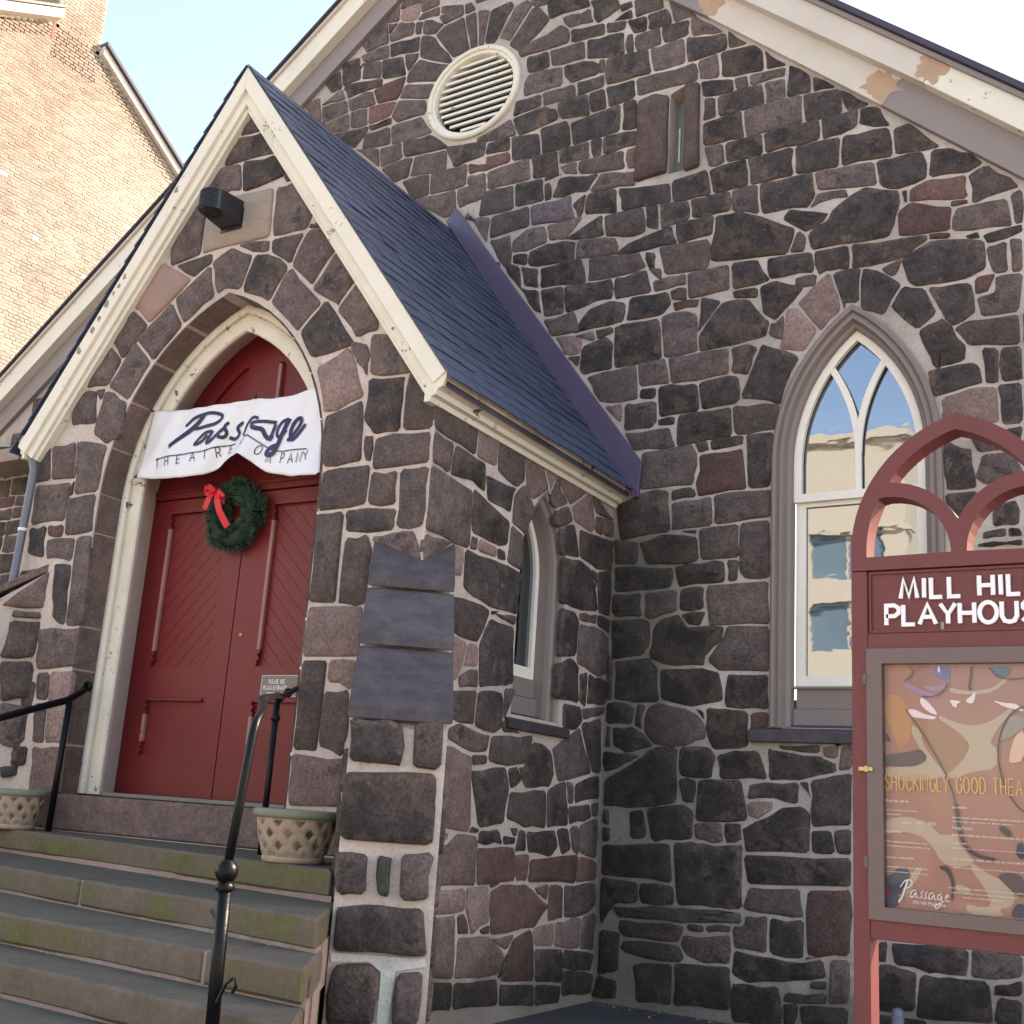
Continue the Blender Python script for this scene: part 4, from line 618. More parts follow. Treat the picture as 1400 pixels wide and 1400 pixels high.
BS= [(0.028799177166366673, [(-2.615, 4.84), (-2.736, 4.759), (-2.883, 4.669), (-3.032, 4.581)]), (0.01871946515813834, [(-2.876, 4.764), (-2.764, 4.834), (-2.591, 4.845), (-2.427, 4.822), (-2.371, 4.782), (-2.446, 4.728), (-2.616, 4.716), (-2.781, 4.73)]), (0.017279506299820006, [(-2.495, 4.665), (-2.581, 4.664), (-2.658, 4.616), (-2.722, 4.56), (-2.632, 4.569), (-2.551, 4.637)]), (0.02015942401645667, [(-2.478, 4.663), (-2.539, 4.601), (-2.56, 4.555), (-2.468, 4.586), (-2.338, 4.666)]), (0.01871946515813834, [(-2.287, 4.718), (-2.341, 4.684), (-2.294, 4.621), (-2.334, 4.579), (-2.403, 4.6)]), (0.01871946515813834, [(-2.144, 4.712), (-2.214, 4.667), (-2.166, 4.609), (-2.211, 4.558), (-2.28, 4.584)]), (0.01583954744150167, [(-2.11, 4.584), (-2.093, 4.688), (-1.996, 4.734), (-1.91, 4.7)]), (0.017279506299820006, [(-2.033, 4.679), (-1.87, 4.667), (-1.684, 4.631)]), (0.02303934173309334, [(-2.018, 4.66), (-1.941, 4.612), (-1.835, 4.593), (-1.815, 4.54), (-1.749, 4.481), (-1.692, 4.615)]), (0.02015942401645667, [(-1.749, 4.481), (-1.706, 4.517)]), (0.01871946515813834, [(-1.542, 4.641), (-1.627, 4.623), (-1.669, 4.537), (-1.614, 4.472), (-1.549, 4.546)]), (0.02591925944973001, [(-1.531, 4.646), (-1.58, 4.534), (-1.626, 4.408), (-1.681, 4.335), (-1.774, 4.363), (-1.737, 4.408), (-1.627, 4.416)]), (0.02015942401645667, [(-1.522, 4.444), (-1.456, 4.509), (-1.399, 4.608), (-1.428, 4.653), (-1.491, 4.596), (-1.507, 4.491), (-1.458, 4.427), (-1.352, 4.577)]), (0.007199794291591668, [(-3.18, 4.481), (-2.998, 4.481), (-2.794, 4.481), (-2.597, 4.49), (-2.405, 4.506), (-2.192, 4.518)]), (0.007199794291591668, [(-2.083, 4.564), (-2.001, 4.56), (-1.886, 4.491), (-1.736, 4.402), (-1.596, 4.358), (-1.442, 4.349), (-1.288, 4.351)])]
BL= [('T', -3.142, 4.423, 8), ('H', -2.992, 4.428, 8), ('E', -2.84, 4.432, 8), ('A', -2.673, 4.438, 8), ('T', -2.527, 4.443, 8), ('R', -2.37, 4.45, 8), ('E', -2.21, 4.461, 8), ('C', -2.052, 4.52, 0), ('O', -1.864, 4.424, -35), ('M', -1.711, 4.319, -15), ('P', -1.53, 4.289, -3), ('A', -1.426, 4.272, 0), ('N', -1.334, 4.271, 0), ('Y', -1.256, 4.277, 15)]
PA= [('cream', [(-1.057, 2.053), (-0.996, 2.025), (-0.932, 2.011), (-0.863, 2.031), (-0.793, 2.084), (-0.794, 2.066), (-0.85, 1.998), (-0.874, 1.951), (-0.848, 1.933), (-0.85, 1.862), (-0.937, 1.845), (-1.02, 1.814), (-1.029, 1.837), (-0.981, 1.891), (-0.943, 1.93), (-0.952, 1.958), (-0.997, 2.0), (-1.043, 2.024)]), ('cream', [(-1.168, 2.022), (-1.12, 1.993), (-1.112, 1.945), (-1.084, 1.897), (-1.038, 1.841), (-1.03, 1.823), (-1.182, 1.797), (-1.259, 1.828), (-1.259, 1.852), (-1.142, 1.857), (-1.103, 1.887), (-1.14, 1.954)]), ('cream', [(-1.012, 2.156), (-0.974, 2.146), (-0.928, 2.141), (-0.859, 2.151), (-0.807, 2.194), (-0.799, 2.185), (-0.855, 2.137), (-0.928, 2.127), (-1.007, 2.134)]), ('cream', [(-1.257, 1.658), (-1.174, 1.673), (-1.108, 1.658), (-1.081, 1.636), (-1.053, 1.61), (-0.998, 1.622), (-0.99, 1.586), (-0.968, 1.56), (-0.946, 1.535), (-0.947, 1.512), (-1.01, 1.502), (-1.056, 1.517), (-1.082, 1.566), (-1.128, 1.609), (-1.209, 1.618), (-1.262, 1.601)]), ('cream', [(-0.955, 1.529), (-0.903, 1.493), (-0.847, 1.471), (-0.805, 1.421), (-0.82, 1.381), (-0.863, 1.372), (-0.842, 1.348), (-0.97, 1.344), (-0.973, 1.379), (-0.925, 1.371), (-0.885, 1.379), (-0.905, 1.439), (-0.948, 1.489)]), ('cream', [(-1.007, 1.444), (-0.976, 1.442), (-0.95, 1.422), (-0.968, 1.411), (-1.008, 1.421)]), ('cream', [(-1.149, 1.491), (-1.121, 1.494), (-1.15, 1.436), (-1.17, 1.397), (-1.189, 1.387), (-1.179, 1.424)]), ('orange', [(-1.253, 2.12), (-1.206, 2.131), (-1.167, 2.091), (-1.149, 2.022), (-1.155, 1.963), (-1.199, 1.908), (-1.218, 1.971), (-1.252, 2.04)]), ('tan', [(-1.167, 2.081), (-1.12, 2.022), (-1.062, 2.043), (-0.979, 1.986), (-0.952, 1.949), (-0.953, 1.911), (-1.001, 1.852), (-1.034, 1.832), (-1.074, 1.907), (-1.12, 1.993)]), ('rose', [(-1.135, 2.236), (-1.01, 2.235), (-1.002, 2.156), (-1.07, 2.111), (-1.137, 2.141), (-1.175, 2.181)]), ('lilac', [(-1.175, 2.176), (-1.136, 2.156), (-1.079, 2.131), (-1.031, 2.121), (-1.07, 2.111), (-1.137, 2.131), (-1.181, 2.156)]), ('lilac', [(-1.112, 2.161), (-1.069, 2.156), (-1.021, 2.17), (-1.016, 2.156), (-1.069, 2.136)]), ('slate', [(-1.258, 1.897), (-1.17, 1.909), (-1.122, 1.925), (-1.098, 1.897), (-1.104, 1.877), (-1.142, 1.857), (-1.22, 1.854), (-1.259, 1.857)]), ('slate', [(-1.257, 1.99), (-1.238, 1.971), (-1.228, 1.947), (-1.258, 1.951)]), ('white', [(-1.118, 2.116), (-1.099, 2.111), (-1.061, 2.067), (-1.055, 2.048), (-1.09, 2.062), (-1.118, 2.091)]), ('white', [(-1.167, 2.071), (-1.138, 2.071), (-1.1, 2.052), (-1.055, 2.043), (-1.072, 2.033), (-1.11, 2.037), (-1.153, 2.042)]), ('white', [(-0.952, 2.107), (-0.933, 2.122), (-0.916, 2.141), (-0.919, 2.112), (-0.929, 2.093), (-0.948, 2.098)]), ('white', [(-1.011, 2.107), (-0.994, 2.107), (-0.966, 2.102), (-0.985, 2.092), (-0.983, 2.078), (-0.999, 2.083)]), ('white', [(-0.86, 2.108), (-0.82, 2.098), (-0.779, 2.096), (-0.758, 2.08), (-0.75, 2.066), (-0.785, 2.075), (-0.82, 2.084)]), ('blue', [(-1.067, 2.233), (-1.005, 2.232), (-1.008, 2.185), (-1.049, 2.185), (-1.063, 2.205)]), ('white', [(-1.05, 2.235), (-1.043, 2.235), (-1.041, 2.212), (-1.051, 2.21)]), ('teal', [(-0.856, 2.231), (-0.788, 2.23), (-0.798, 2.199), (-0.835, 2.189), (-0.852, 2.209)]), ('skin', [(-0.752, 2.005), (-0.784, 1.981), (-0.804, 1.92), (-0.81, 1.878), (-0.757, 1.889)]), ('grey', [(-0.79, 2.056), (-0.75, 2.047), (-0.752, 2.01), (-0.779, 1.986), (-0.843, 1.952), (-0.842, 1.98), (-0.822, 2.027)]), ('navy', [(-1.269, 1.473), (-1.245, 1.447), (-1.211, 1.487), (-1.168, 1.481), (-1.179, 1.434), (-1.213, 1.384), (-1.213, 1.348), (-1.27, 1.342)]), ('navy', [(-0.794, 1.6), (-0.768, 1.606), (-0.77, 1.544), (-0.796, 1.555)]), ('dark', [(-0.853, 1.655), (-0.831, 1.658), (-0.806, 1.635), (-0.815, 1.616), (-0.845, 1.637)]), ('dark', [(-1.061, 1.503), (-1.038, 1.507), (-1.02, 1.488), (-1.011, 1.448), (-1.017, 1.384), (-1.022, 1.388), (-1.019, 1.443), (-1.034, 1.482), (-1.061, 1.494)]), ('slate', [(-0.864, 1.487), (-0.815, 1.5), (-0.773, 1.486), (-0.776, 1.415), (-0.801, 1.426), (-0.843, 1.462)]), ('red', [(-1.268, 1.426), (-1.252, 1.427), (-1.243, 1.391), (-1.251, 1.372), (-1.267, 1.384)]), ('navy', [(-0.806, 1.391), (-0.776, 1.398), (-0.778, 1.35), (-0.825, 1.35)])]
PK= [(0.0042, [(-1.172, 2.071), (-1.12, 1.998), (-1.065, 1.903), (-1.029, 1.832), (-1.003, 1.763), (-0.994, 1.693), (-0.986, 1.647)]), (0.0121, [(-0.996, 1.725), (-0.986, 1.623), (-0.967, 1.574), (-0.928, 1.547), (-0.866, 1.538)]), (0.0056, [(-0.749, 2.085), (-0.79, 2.066), (-0.83, 2.004), (-0.848, 1.909), (-0.83, 1.803), (-0.793, 1.736), (-0.764, 1.711)]), (0.0042, [(-1.014, 2.17), (-1.031, 2.136), (-1.07, 2.116), (-1.108, 2.121)]), (0.0042, [(-0.865, 2.228), (-0.843, 2.199), (-0.799, 2.182), (-0.745, 2.188)]), (0.0065, [(-0.925, 2.234), (-0.931, 2.19), (-0.939, 2.148), (-0.928, 2.146)]), (0.0037, [(-1.154, 2.236), (-1.135, 2.206), (-1.175, 2.176)])]

# ---------------------------------------------------------------- lettering by strokes
FONT = {
 'A': [[(0, 0), (.5, 1), (1, 0)], [(.2, .36), (.8, .36)]], 'C': [[(.95, .82), (.7, 1), (.35, 1), (.06, .72), (.06, .28), (.35, 0), (.7, 0), (.95, .18)]],
 'D': [[(0, 0), (0, 1), (.5, 1), (.9, .75), (.9, .25), (.5, 0), (0, 0)]], 'E': [[(.85, 1), (0, 1), (0, 0), (.85, 0)], [(0, .5), (.75, .5)]],
 'G': [[(.95, .8), (.7, 1), (.35, 1), (.06, .72), (.06, .28), (.35, 0), (.7, 0), (.95, .2), (.95, .48), (.6, .48)]],
 'H': [[(0, 0), (0, 1)], [(.85, 0), (.85, 1)], [(0, .5), (.85, .5)]], 'I': [[(0, 0), (0, 1)]],
 'K': [[(0, 0), (0, 1)], [(.85, 1), (0, .42)], [(.28, .6), (.9, 0)]], 'L': [[(0, 1), (0, 0), (.7, 0)]],
 'M': [[(0, 0), (.2, 1), (.55, .08), (.9, 1), (1.1, 0)]], 'N': [[(0, 0), (0, 1), (.85, 0), (.85, 1)]],
 'O': [[(.5 + .5 * math.cos(a), .5 + .5 * math.sin(a)) for a in [math.pi * 2 * i / 20 for i in range(21)]]],
 'P': [[(0, 0), (0, 1), (.5, 1), (.78, .86), (.78, .6), (.5, .45), (0, .45)]],
 'R': [[(0, 0), (0, 1), (.5, 1), (.78, .86), (.78, .62), (.5, .48), (0, .48)], [(.45, .48), (.85, 0)]],
 'S': [[(.72, .84), (.55, 1), (.25, 1), (.06, .84), (.06, .68), (.25, .55), (.55, .45), (.74, .32), (.74, .14), (.55, 0), (.22, 0), (0, .16)]],
 'T': [[(0, 1), (.85, 1)], [(.425, 1), (.425, 0)]], 'U': [[(0, 1), (0, .3), (.15, .06), (.42, 0), (.7, .06), (.85, .3), (.85, 1)]],
 'Y': [[(0, 1), (.45, .46), (.9, 1)], [(.45, .46), (.45, 0)]], 'Z': [[(0, 1), (.8, 1), (0, 0), (.8, 0)]]}
ADV = {'I': .0, 'M': 1.1, 'O': 1.0, 'A': 1.0, 'L': .7, 'E': .85, 'P': .78, 'S': .74}

def ribbon(mb, pts, wd, place, thick=0.0, lift=0.0):
    """mitred stroke; place(x, z, out) -> 3d"""
    P = [Vector(p) for p in pts]; closed = (P[0] - P[-1]).length < 1e-6
    if closed: P = P[:-1]
    n = len(P); Lf = []; Rt = []
    for i, p in enumerate(P):
        a = P[i - 1] if (i > 0 or closed) else None; c = P[(i + 1) % n] if (i < n - 1 or closed) else None
        d1 = (p - a).normalized() if a is not None else (c - p).normalized()
        d2 = (c - p).normalized() if c is not None else d1
        n1 = Vector((-d1.y, d1.x)); n2 = Vector((-d2.y, d2.x)); m = n1 + n2
        m = m.normalized() if m.length > 0.2 else n1
        k = wd / 2 / max(0.72, m.dot(n1))
        Lf.append(p + m * k); Rt.append(p - m * k)
    m_ = n if closed else n - 1
    top = lift + thick
    A = [place(q.x, q.y, top) for q in Lf]; B = [place(q.x, q.y, top) for q in Rt]
    mb.add(A + B, [(i, (i + 1) % n, n + (i + 1) % n, n + i) for i in range(m_)])
    if thick:
        A0 = [place(q.x, q.y, 0) for q in Lf]; B0 = [place(q.x, q.y, 0) for q in Rt]
        mb.add(A + A0, [(i, (i + 1) % n, n + (i + 1) % n, n + i) for i in range(m_)])
        mb.add(B + B0, [(i, (i + 1) % n, n + (i + 1) % n, n + i) for i in range(m_)])
        if not closed: mb.add([A[0], B[0], B0[0], A0[0], A[-1], B[-1], B0[-1], A0[-1]], [(0, 1, 2, 3), (4, 5, 6, 7)])

def word(mb, txt, x, z, h, wd, place, asp=0.7, gap=0.3, thick=0.0, sp=0.6, rot=0.0):
    cx = x
    for ch in txt:
        if ch == ' ': cx += h * asp * sp; continue
        for k, st in enumerate(FONT[ch]):
            q = [(cx + a * h * asp, z + b * h) for a, b in st]
            if rot:
                c0 = (cx, z); q = [(c0[0] + (a - c0[0]) * math.cos(rot) - (b - c0[1]) * math.sin(rot), c0[1] + (a - c0[0]) * math.sin(rot) + (b - c0[1]) * math.cos(rot)) for a, b in q]
            ribbon(mb, q, wd, place, thick, lift=k * 0.0004)
        cx += h * asp * ADV.get(ch, .87) + h * gap
    return cx

# ================================================================ setting
g = MB(); g.add([(-300, -300, 0), (300, -300, 0), (300, 300, 0), (-300, 300, 0)], [(0, 1, 2, 3)])
go = g.build('ground', 'asphalt'); go['kind'] = 'structure'
g = MB(); g.add([(-70, -25, 0.004), (70, -25, 0.004), (70, 2.6, 0.004), (-70, 2.6, 0.004)], [(0, 1, 2, 3)])
go = g.build('plaza', 'plaza'); go['kind'] = 'structure'  # unseen paving, added pale to bounce warm light onto the walls

# ================================================================ stone church
YW = 9.9
church = thing('stone_church', 'dark rubble stone church with cream gable trim behind the porch and the red sign', 'church', (-7.45, YW, 0), world=True)
Wp = lambda x, z: (x, YW, z)
def rake_z(x):      # underside of the gable boards on the wall
    if x < -7.5: return 11.59 + (x + 8.66) * 0.715 if x > -10.23 else 10.49 + (x + 10.23) * 0.727
    return 10.28 + (x + 5.02) * -0.84 if x < -4.22 else 9.63 + (x + 4.22) * -0.892
XA = -7.5; ZA = 12.40
outerW = [(-16.0, -0.4), (1.6, -0.4), (1.6, 4.6), (-1.43, 7.2), (-4.22, 9.69), (-5.02, 10.34), (XA, ZA), (-8.66, 11.62), (-10.23, 10.52), (-13.99, 8.0), (-16.0, 6.4)]
WIN = dict(cx=-2.91, w=0.75, zb=2.44, zs=4.83, R=1.738)
CV = (-7.42, 9.845, 0.66, 0.61)
circ = lambda r, n=28: [(CV[0] + CV[2] * r * math.cos(a), CV[1] + CV[3] * r * math.sin(a)) for a in [2 * math.pi * i / n for i in range(n)]]
slot = [(-4.83, 8.10), (-4.66, 8.10), (-4.66, 9.10), (-4.83, 9.04)]
wholes = [gothic(WIN['cx'], WIN['w'], WIN['zb'], WIN['zs'], WIN['R'], 0.02), circ(0.97), slot]
wall = sheet(outerW, wholes, Wp, (0, -1, 0), 0.45, 'gable_wall', 'mortar_grey', church)
porch_mask = [(-10.0, -1), (-5.22, -1), (-5.22, 4.6), (-7.7, 8.1), (-10.0, 4.9)]
avoid = [[tuple(float(c) / 100 for c in q.split(',')) for q in s[1:].split(' ')] for s in STONES['W'].split(';')]
sill_poly = [(-3.86, 2.29), (-1.96, 2.29), (-1.96, 2.47), (-3.86, 2.47)]
jambs = [[(-5.215, 8.08), (-5.0, 8.10), (-4.83, 8.10), (-4.83, 9.02), (-5.0, 9.10), (-5.215, 9.06)], [(-4.66, 8.06), (-4.46, 8.08), (-4.48, 9.08), (-4.66, 9.12)]]
keep = [(a, b) for a, b in [(x, z) for x, z in outerW]]
inner = [(-15.9, 0.0), (1.55, 0.0), (1.55, 4.55), (-1.43, 7.05), (-4.22, 9.53), (-5.02, 10.2), (XA, 12.2), (-8.66, 11.5), (-10.23, 10.4), (-13.99, 7.9), (-15.9, 6.35)]
fill = filler(inner, avoid + [gothic(WIN['cx'], WIN['w'] + 0.03, 2.3, WIN['zs'], WIN['R'] + 0.03), circ(1.06), porch_mask, sill_poly] + jambs, -15.9, 1.6, 0.0, 12.3, 'dddmmmmr')
lay_stones(STONES['W'], Wp, (0, -1, 0), wall, 0.0125, 0.014, fill, limit=290)
for P in jambs:
    vs_, fs_, am_, ct_ = stone_mesh(P, 0.012, 0.05, Wp, (0, -1, 0), 0.002, flatness=0.4)
    obj('stone', finish('stone', vs_, fs_, am_), wall, 'arch', ct_)
mb = MB(); mb.box((-4.84, YW + 0.20, 8.05), (-4.64, YW + 0.24, 9.12)); so = mb.build('slot_panel', 'slot_grey', church)
mb = MB(); mb.box((-4.80, YW + 0.17, 8.32), (-4.785, YW + 0.19, 8.72)); mb.build('bolt', 'white', so)

# pointed window
WA = WIN
def wpath(ins): return gothic(WA['cx'], WA['w'], 2.44, WA['zs'], WA['R'], ins)
pw = lambda x, d, z: (x, YW + d, z)
win = sweep([(0.0, 0.02), (0.0, -0.045), (0.02, -0.06), (0.045, -0.055), (0.055, -0.02), (0.075, -0.03), (0.105, -0.03), (0.125, 0.03), (0.145, 0.04), (0.16, 0.05), (0.165, 0.14)], wpath, pw, 'window', 'taupe', church)
# upper sash with forked tracery, lower sash, panel under the sashes
def upath(ins): return gothic(WA['cx'], WA['w'], 4.47, WA['zs'], WA['R'], 0.165 + ins)
o_ = gothic(WA['cx'], WA['w'], 4.47, WA['zs'], WA['R'], 0.163)
i_ = gothic(WA['cx'], WA['w'], 4.545, WA['zs'], WA['R'], 0.235)
sash = sheet(o_, [i_], lambda x, z: (x, YW + 0.10, z), (0, -1, 0), 0.05, 'upper_sash', 'sash', win)
mb = MB()
def wplace(x, z, o): return (x, YW + 0.145 - o, z)
Rm = WA['R'] - 0.165; cxl = WA['cx'] - Rm + 0.0
def arcm(sgn):
    out = []
    for i in range(13):
        a = i / 12 * 0.66
        out.append((WA['cx'] + sgn * (Rm - Rm * math.cos(a)), WA['zs'] + 0.06 + Rm * math.sin(a)))
    return out
for sgn, lf in ((-1, 0.0), (1, 0.0004)):
    ribbon(mb, arcm(sgn), 0.060, wplace, 0.035, lf)
ribbon(mb, [(WA['cx'], 4.53), (WA['cx'], WA['zs'] + 0.1)], 0.052, wplace, 0.036, 0.0)
mb.build('muntin', 'sash', win)
lo = [(-3.49, 2.80), (-2.33, 2.80), (-2.33, 4.50), (-3.49, 4.50)]
li = [(-3.40, 2.90), (-2.42, 2.90), (-2.42, 4.43), (-3.40, 4.43)]
sheet(lo, [li], lambda x, z: (x, YW + 0.15, z), (0, -1, 0), 0.05, 'lower_sash', 'sash', win)
mb = MB(); mb.box((-3.49, YW + 0.10, 2.44), (-2.33, YW + 0.14, 2.61)); mb.box((-3.47, YW + 0.12, 2.615), (-2.35, YW + 0.15, 2.79)); mb.box((-3.50, YW + 0.085, 2.785), (-2.32, YW + 0.16, 2.805)); mb.build('apron_panel', 'taupe', win)
mb = MB(); mb.add([wplace(x, z, -0.02) for x, z in gothic(WA['cx'], WA['w'], 4.5, WA['zs'], WA['R'], 0.2)], [tuple(range(27))])
mb.build('pane', 'glass', win)
mb = MB(); mb.add([(x, YW + 0.18, z) for x, z in [(-3.44, 2.86), (-2.38, 2.86), (-2.38, 4.5), (-3.44, 4.5)]], [(0, 1, 2, 3)]); mb.build('pane', 'glass', win)
mb = MB(); mb.prism([(-3.84, YW + 0.1, 2.31), (-3.84, YW - 0.075, 2.31), (-3.84, YW - 0.075, 2.405), (-3.84, YW + 0.1, 2.475)], (1.86, 0, 0)); mb.build('sill', 'slab', win, bevel=0.006)

# round louvred vent
vent = sweep([(0, 0.02), (0, -0.04), (0.02, -0.055), (0.05, -0.045), (0.06, -0.02), (0.095, -0.02), (0.105, 0.03), (0.105, 0.12)],
             lambda ins: [(CV[0] + (CV[2] - ins) * math.cos(a), CV[1] + (CV[3] - ins) * math.sin(a)) for a in [2 * math.pi * i / 40 for i in range(40)]], pw, 'vent', 'cream', church, close=True)
mb = MB(); mb.add([(x, YW + 0.14, z) for x, z in circ(0.85)], [tuple(range(28))]); mb.build('vent_back', 'dark', vent)
for k in range(11):
    z = CV[1] - 0.46 + k * 0.088
    hw = CV[2] * 0.80 * math.sqrt(max(0.0, 1 - ((z - CV[1]) / (CV[3] * 0.80)) ** 2)) if abs(z - CV[1]) < CV[3] * 0.79 else 0
    if hw < 0.12: continue
    mb = MB(); mb.prism([(CV[0] - hw, YW + 0.015, z), (CV[0] - hw, YW + 0.025, z + 0.042), (CV[0] - hw, YW + 0.11, z + 0.080), (CV[0] - hw, YW + 0.10, z + 0.04)], (2 * hw, 0, 0))
    mb.build('slat', 'cream', vent)

# gable boards: frieze on the wall, fascia in front, roof edge above
def rake(name, p0, p1, lo_, hi_, y0, y1, mat, par=church, ends=None):
    (x0, z0), (x1, z1) = p0, p1
    d = Vector((x1 - x0, 0, z1 - z0)).normalized(); nn = Vector((-d.z, 0, d.x)); 
    if nn.z < 0: nn = -nn
    a = Vector((x0, 0, z0)); b = Vector((x1, 0, z1))
    mb = MB(); mb.prism([(q.x, y0, q.z) for q in (a + nn * lo_, b + nn * lo_, b + nn * hi_, a + nn * hi_)], (0, y1 - y0, 0))
    return mb.build(name, mat, par, bevel=0.004)
LT = (-16.3, 6.12); AP = (XA, 12.42); RT = (1.9, 4.18)
rake('frieze_board', LT, AP, 0.0, 0.315, YW - 0.07, YW + 0.05, 'taupe_wall')
rake('fascia_board', LT, AP, 0.30, 0.58, YW - 0.20, YW - 0.05, 'cream')
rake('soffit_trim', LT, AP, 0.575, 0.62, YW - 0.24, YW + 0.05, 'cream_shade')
rake('roof_edge', LT, AP, 0.625, 0.655, YW - 0.28, YW + 0.05, 'roof_far')
R0 = (-5.02, 10.30); R1 = (-1.43, 7.16)
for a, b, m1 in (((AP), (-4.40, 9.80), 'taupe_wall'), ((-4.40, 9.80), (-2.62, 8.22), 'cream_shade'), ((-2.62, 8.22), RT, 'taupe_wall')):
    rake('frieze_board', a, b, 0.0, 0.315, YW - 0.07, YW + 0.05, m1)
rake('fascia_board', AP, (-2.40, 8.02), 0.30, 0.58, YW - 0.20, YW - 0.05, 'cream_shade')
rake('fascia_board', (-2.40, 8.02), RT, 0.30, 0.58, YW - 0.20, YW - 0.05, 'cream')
rake('soffit_trim', AP, RT, 0.575, 0.62, YW - 0.24, YW + 0.05, 'taupe_wall')
rake('roof_edge', AP, RT, 0.625, 0.68, YW - 0.28, YW + 0.05, 'roof_far')
# stained patches where the boards change colour
for (x, z, sx, lo_, hi_, yy, s_) in ((-4.45, 9.84, 0.34, 0.01, 0.30, -0.074, 3), (-2.72, 8.30, 0.42, 0.01, 0.30, -0.074, 8), (-2.42, 8.04, 0.34, 0.31, 0.57, -0.204, 5)):
    random.seed(s_); d = Vector((1, 0, -0.888)).normalized(); nn = Vector((0.888, 0, 1)).normalized()
    c = Vector((x, 0, z)); pts = []
    for i in range(22):
        a = 2 * math.pi * i / 22; rr = random.uniform(0.6, 1.15)
        pts.append(c + d * (sx * 0.5 * math.cos(a) * rr) + nn * ((lo_ + hi_) / 2 + max(-0.5, min(0.5, 0.6 * math.sin(a) * rr)) * (hi_ - lo_)))
    mb = MB(); mb.add([(q.x, YW + yy, q.z) for q in pts], [tuple(range(22))]); mb.build('paint_patch', 'peach', church) if 'peach' in M else None
# roof and body behind the gable
mb = MB(); mb.prism([(-16.5, YW + 0.3, 6.45), (XA, YW + 0.3, 12.95), (1.9, YW + 0.3, 4.75), (1.9, YW + 0.3, 4.6), (XA, YW + 0.3, 12.7), (-16.5, YW + 0.3, 6.3)], (0, 18, 0)); mb.build('roof', 'roof_far', church)
mb = MB(); mb.box((1.3, YW + 0.46, 0), (1.6, YW + 18, 4.55)); mb.box((-16.0, YW + 0.46, 0), (-15.7, YW + 18, 6.3)); mb.box((-16, YW + 17.7, 0), (1.6, YW + 18, 4.6)); mb.build('side_wall', 'mortar_grey', church)
mb = MB(); mb.box((-15.9, YW - 0.55, 5.86), (-14.35, YW + 0.0, 6.0)); mb.box((-15.9, YW - 0.50, 6.0), (-14.5, YW + 0.0, 6.08)); mb.build('eave_return', 'wood_old', church, bevel=0.01)
mb = MB(); mb.add([(-15.9, YW - 0.3, 6.12), (-14.75, YW - 0.3, 6.16), (-15.9, YW - 0.3, 6.30), (-15.9, YW - 0.05, 6.12), (-14.75, YW - 0.05, 6.16), (-15.9, YW - 0.05, 6.30)], [(0, 1, 2), (5, 4, 3), (0, 1, 4, 3), (1, 2, 5, 4), (2, 0, 3, 5)]); mb.build('gutter_end', 'dark', church)

# ================================================================ entrance porch (own axes: x along its front, y into the church)
RA = rad(2.114)
CO = Vector((-5.17624, 6.74215, 0))
porch = thing('entrance_porch', 'gabled stone entrance porch with slate roof and red arched doors', 'porch', tuple(CO), RA)
XL = -4.64; CX = -2.345; ZR = 8.12
Fp = lambda x, z: (x, 0, z)
Sp = lambda y, z: (0, y, z)
rz = lambda x: ZR - 0.16 - (1.336 if x > CX else 1.43) * abs(x - CX)      # underside of the roof on the front wall
AR = dict(cx=CX, w=1.30, zb=1.47, zs=4.10, R=1.896)
outF = [(XL, 0), (0, 0), (0, rz(0)), (CX, rz(CX)), (XL, rz(XL))]
fwall = sheet(outF, [gothic(CX, 1.30, 1.19, 4.10, 1.896)], Fp, (0, -1, 0), 0.5, 'front_wall', 'mortar', porch)
avF = [[tuple(float(c) / 100 for c in q.split(',')) for q in s[1:].split(' ')] for s in STONES['F'].split(';')]
thr_poly = [(-3.9, 1.1), (-0.6, 1.1), (-0.6, 1.5), (-3.9, 1.5)]
fill = filler([(XL + 0.02, 0), (-0.02, 0), (-0.02, 4.5), (CX, 7.5), (XL + 0.02, 4.5)], avF + [gothic(CX, 1.36, 1.0, 4.10, 1.956), thr_poly, [(-0.6, 0), (0, 0), (0, 3.4), (-0.5, 3.4)]], XL, 0, 0.0, 7.4, 'mmmdp')
lay_stones(STONES['F'], Fp, (0, -1, 0), fwall, 0.0150, 0.017, fill, limit=290)
# return of the arch: dressed blocks lining the opening
joints = [1.47, 1.90, 2.55, 2.93, 3.78, 4.15, 4.58, 5.00, 5.35, 5.66, 5.88]
full = gothic(CX, 1.30, 1.47, 4.10, 1.896, 0, 16)
halfL = full[:18]
def z_at(z):
    for (xa, za), (xb, zb) in zip(halfL, halfL[1:]):
        if za <= z <= zb: t_ = (z - za) / max(1e-6, zb - za); return (xa + (xb - xa) * t_, z)
    return halfL[-1]
for side in (0, 1):
    for a, b in zip(joints, joints[1:] + [5.9]):
        if b - a < 0.05: continue
        a2, b2 = a + 0.012, b - 0.012
        ps = [z_at(a2)] + [p for p in halfL if a2 < p[1] < b2] + [z_at(b2)]
        ins_ = [(p[0] + (CX - p[0]) * 0.014 + 0.004, p[1] - (0.012 if p[1] > 4.1 else 0)) for p in ps]
        if side: ps = [(2 * CX - x, z) for x, z in ps]; ins_ = [(2 * CX - x, z) for x, z in ins_]
        mb = MB(); n = len(ps)
        rows = [[(x, yy, z) for x, z in pp] for pp, yy in ((ps, 0.02), (ins_, 0.0), (ins_, 0.16), (ins_, 0.34))]
        for r1, r2 in zip(rows, rows[1:]): mb.strip(r1, r2)
        for k in (0, -1): mb.add([r[k] for r in rows], [(0, 1, 2, 3)])
        mb.build('arch_stone', 'arch', fwall)
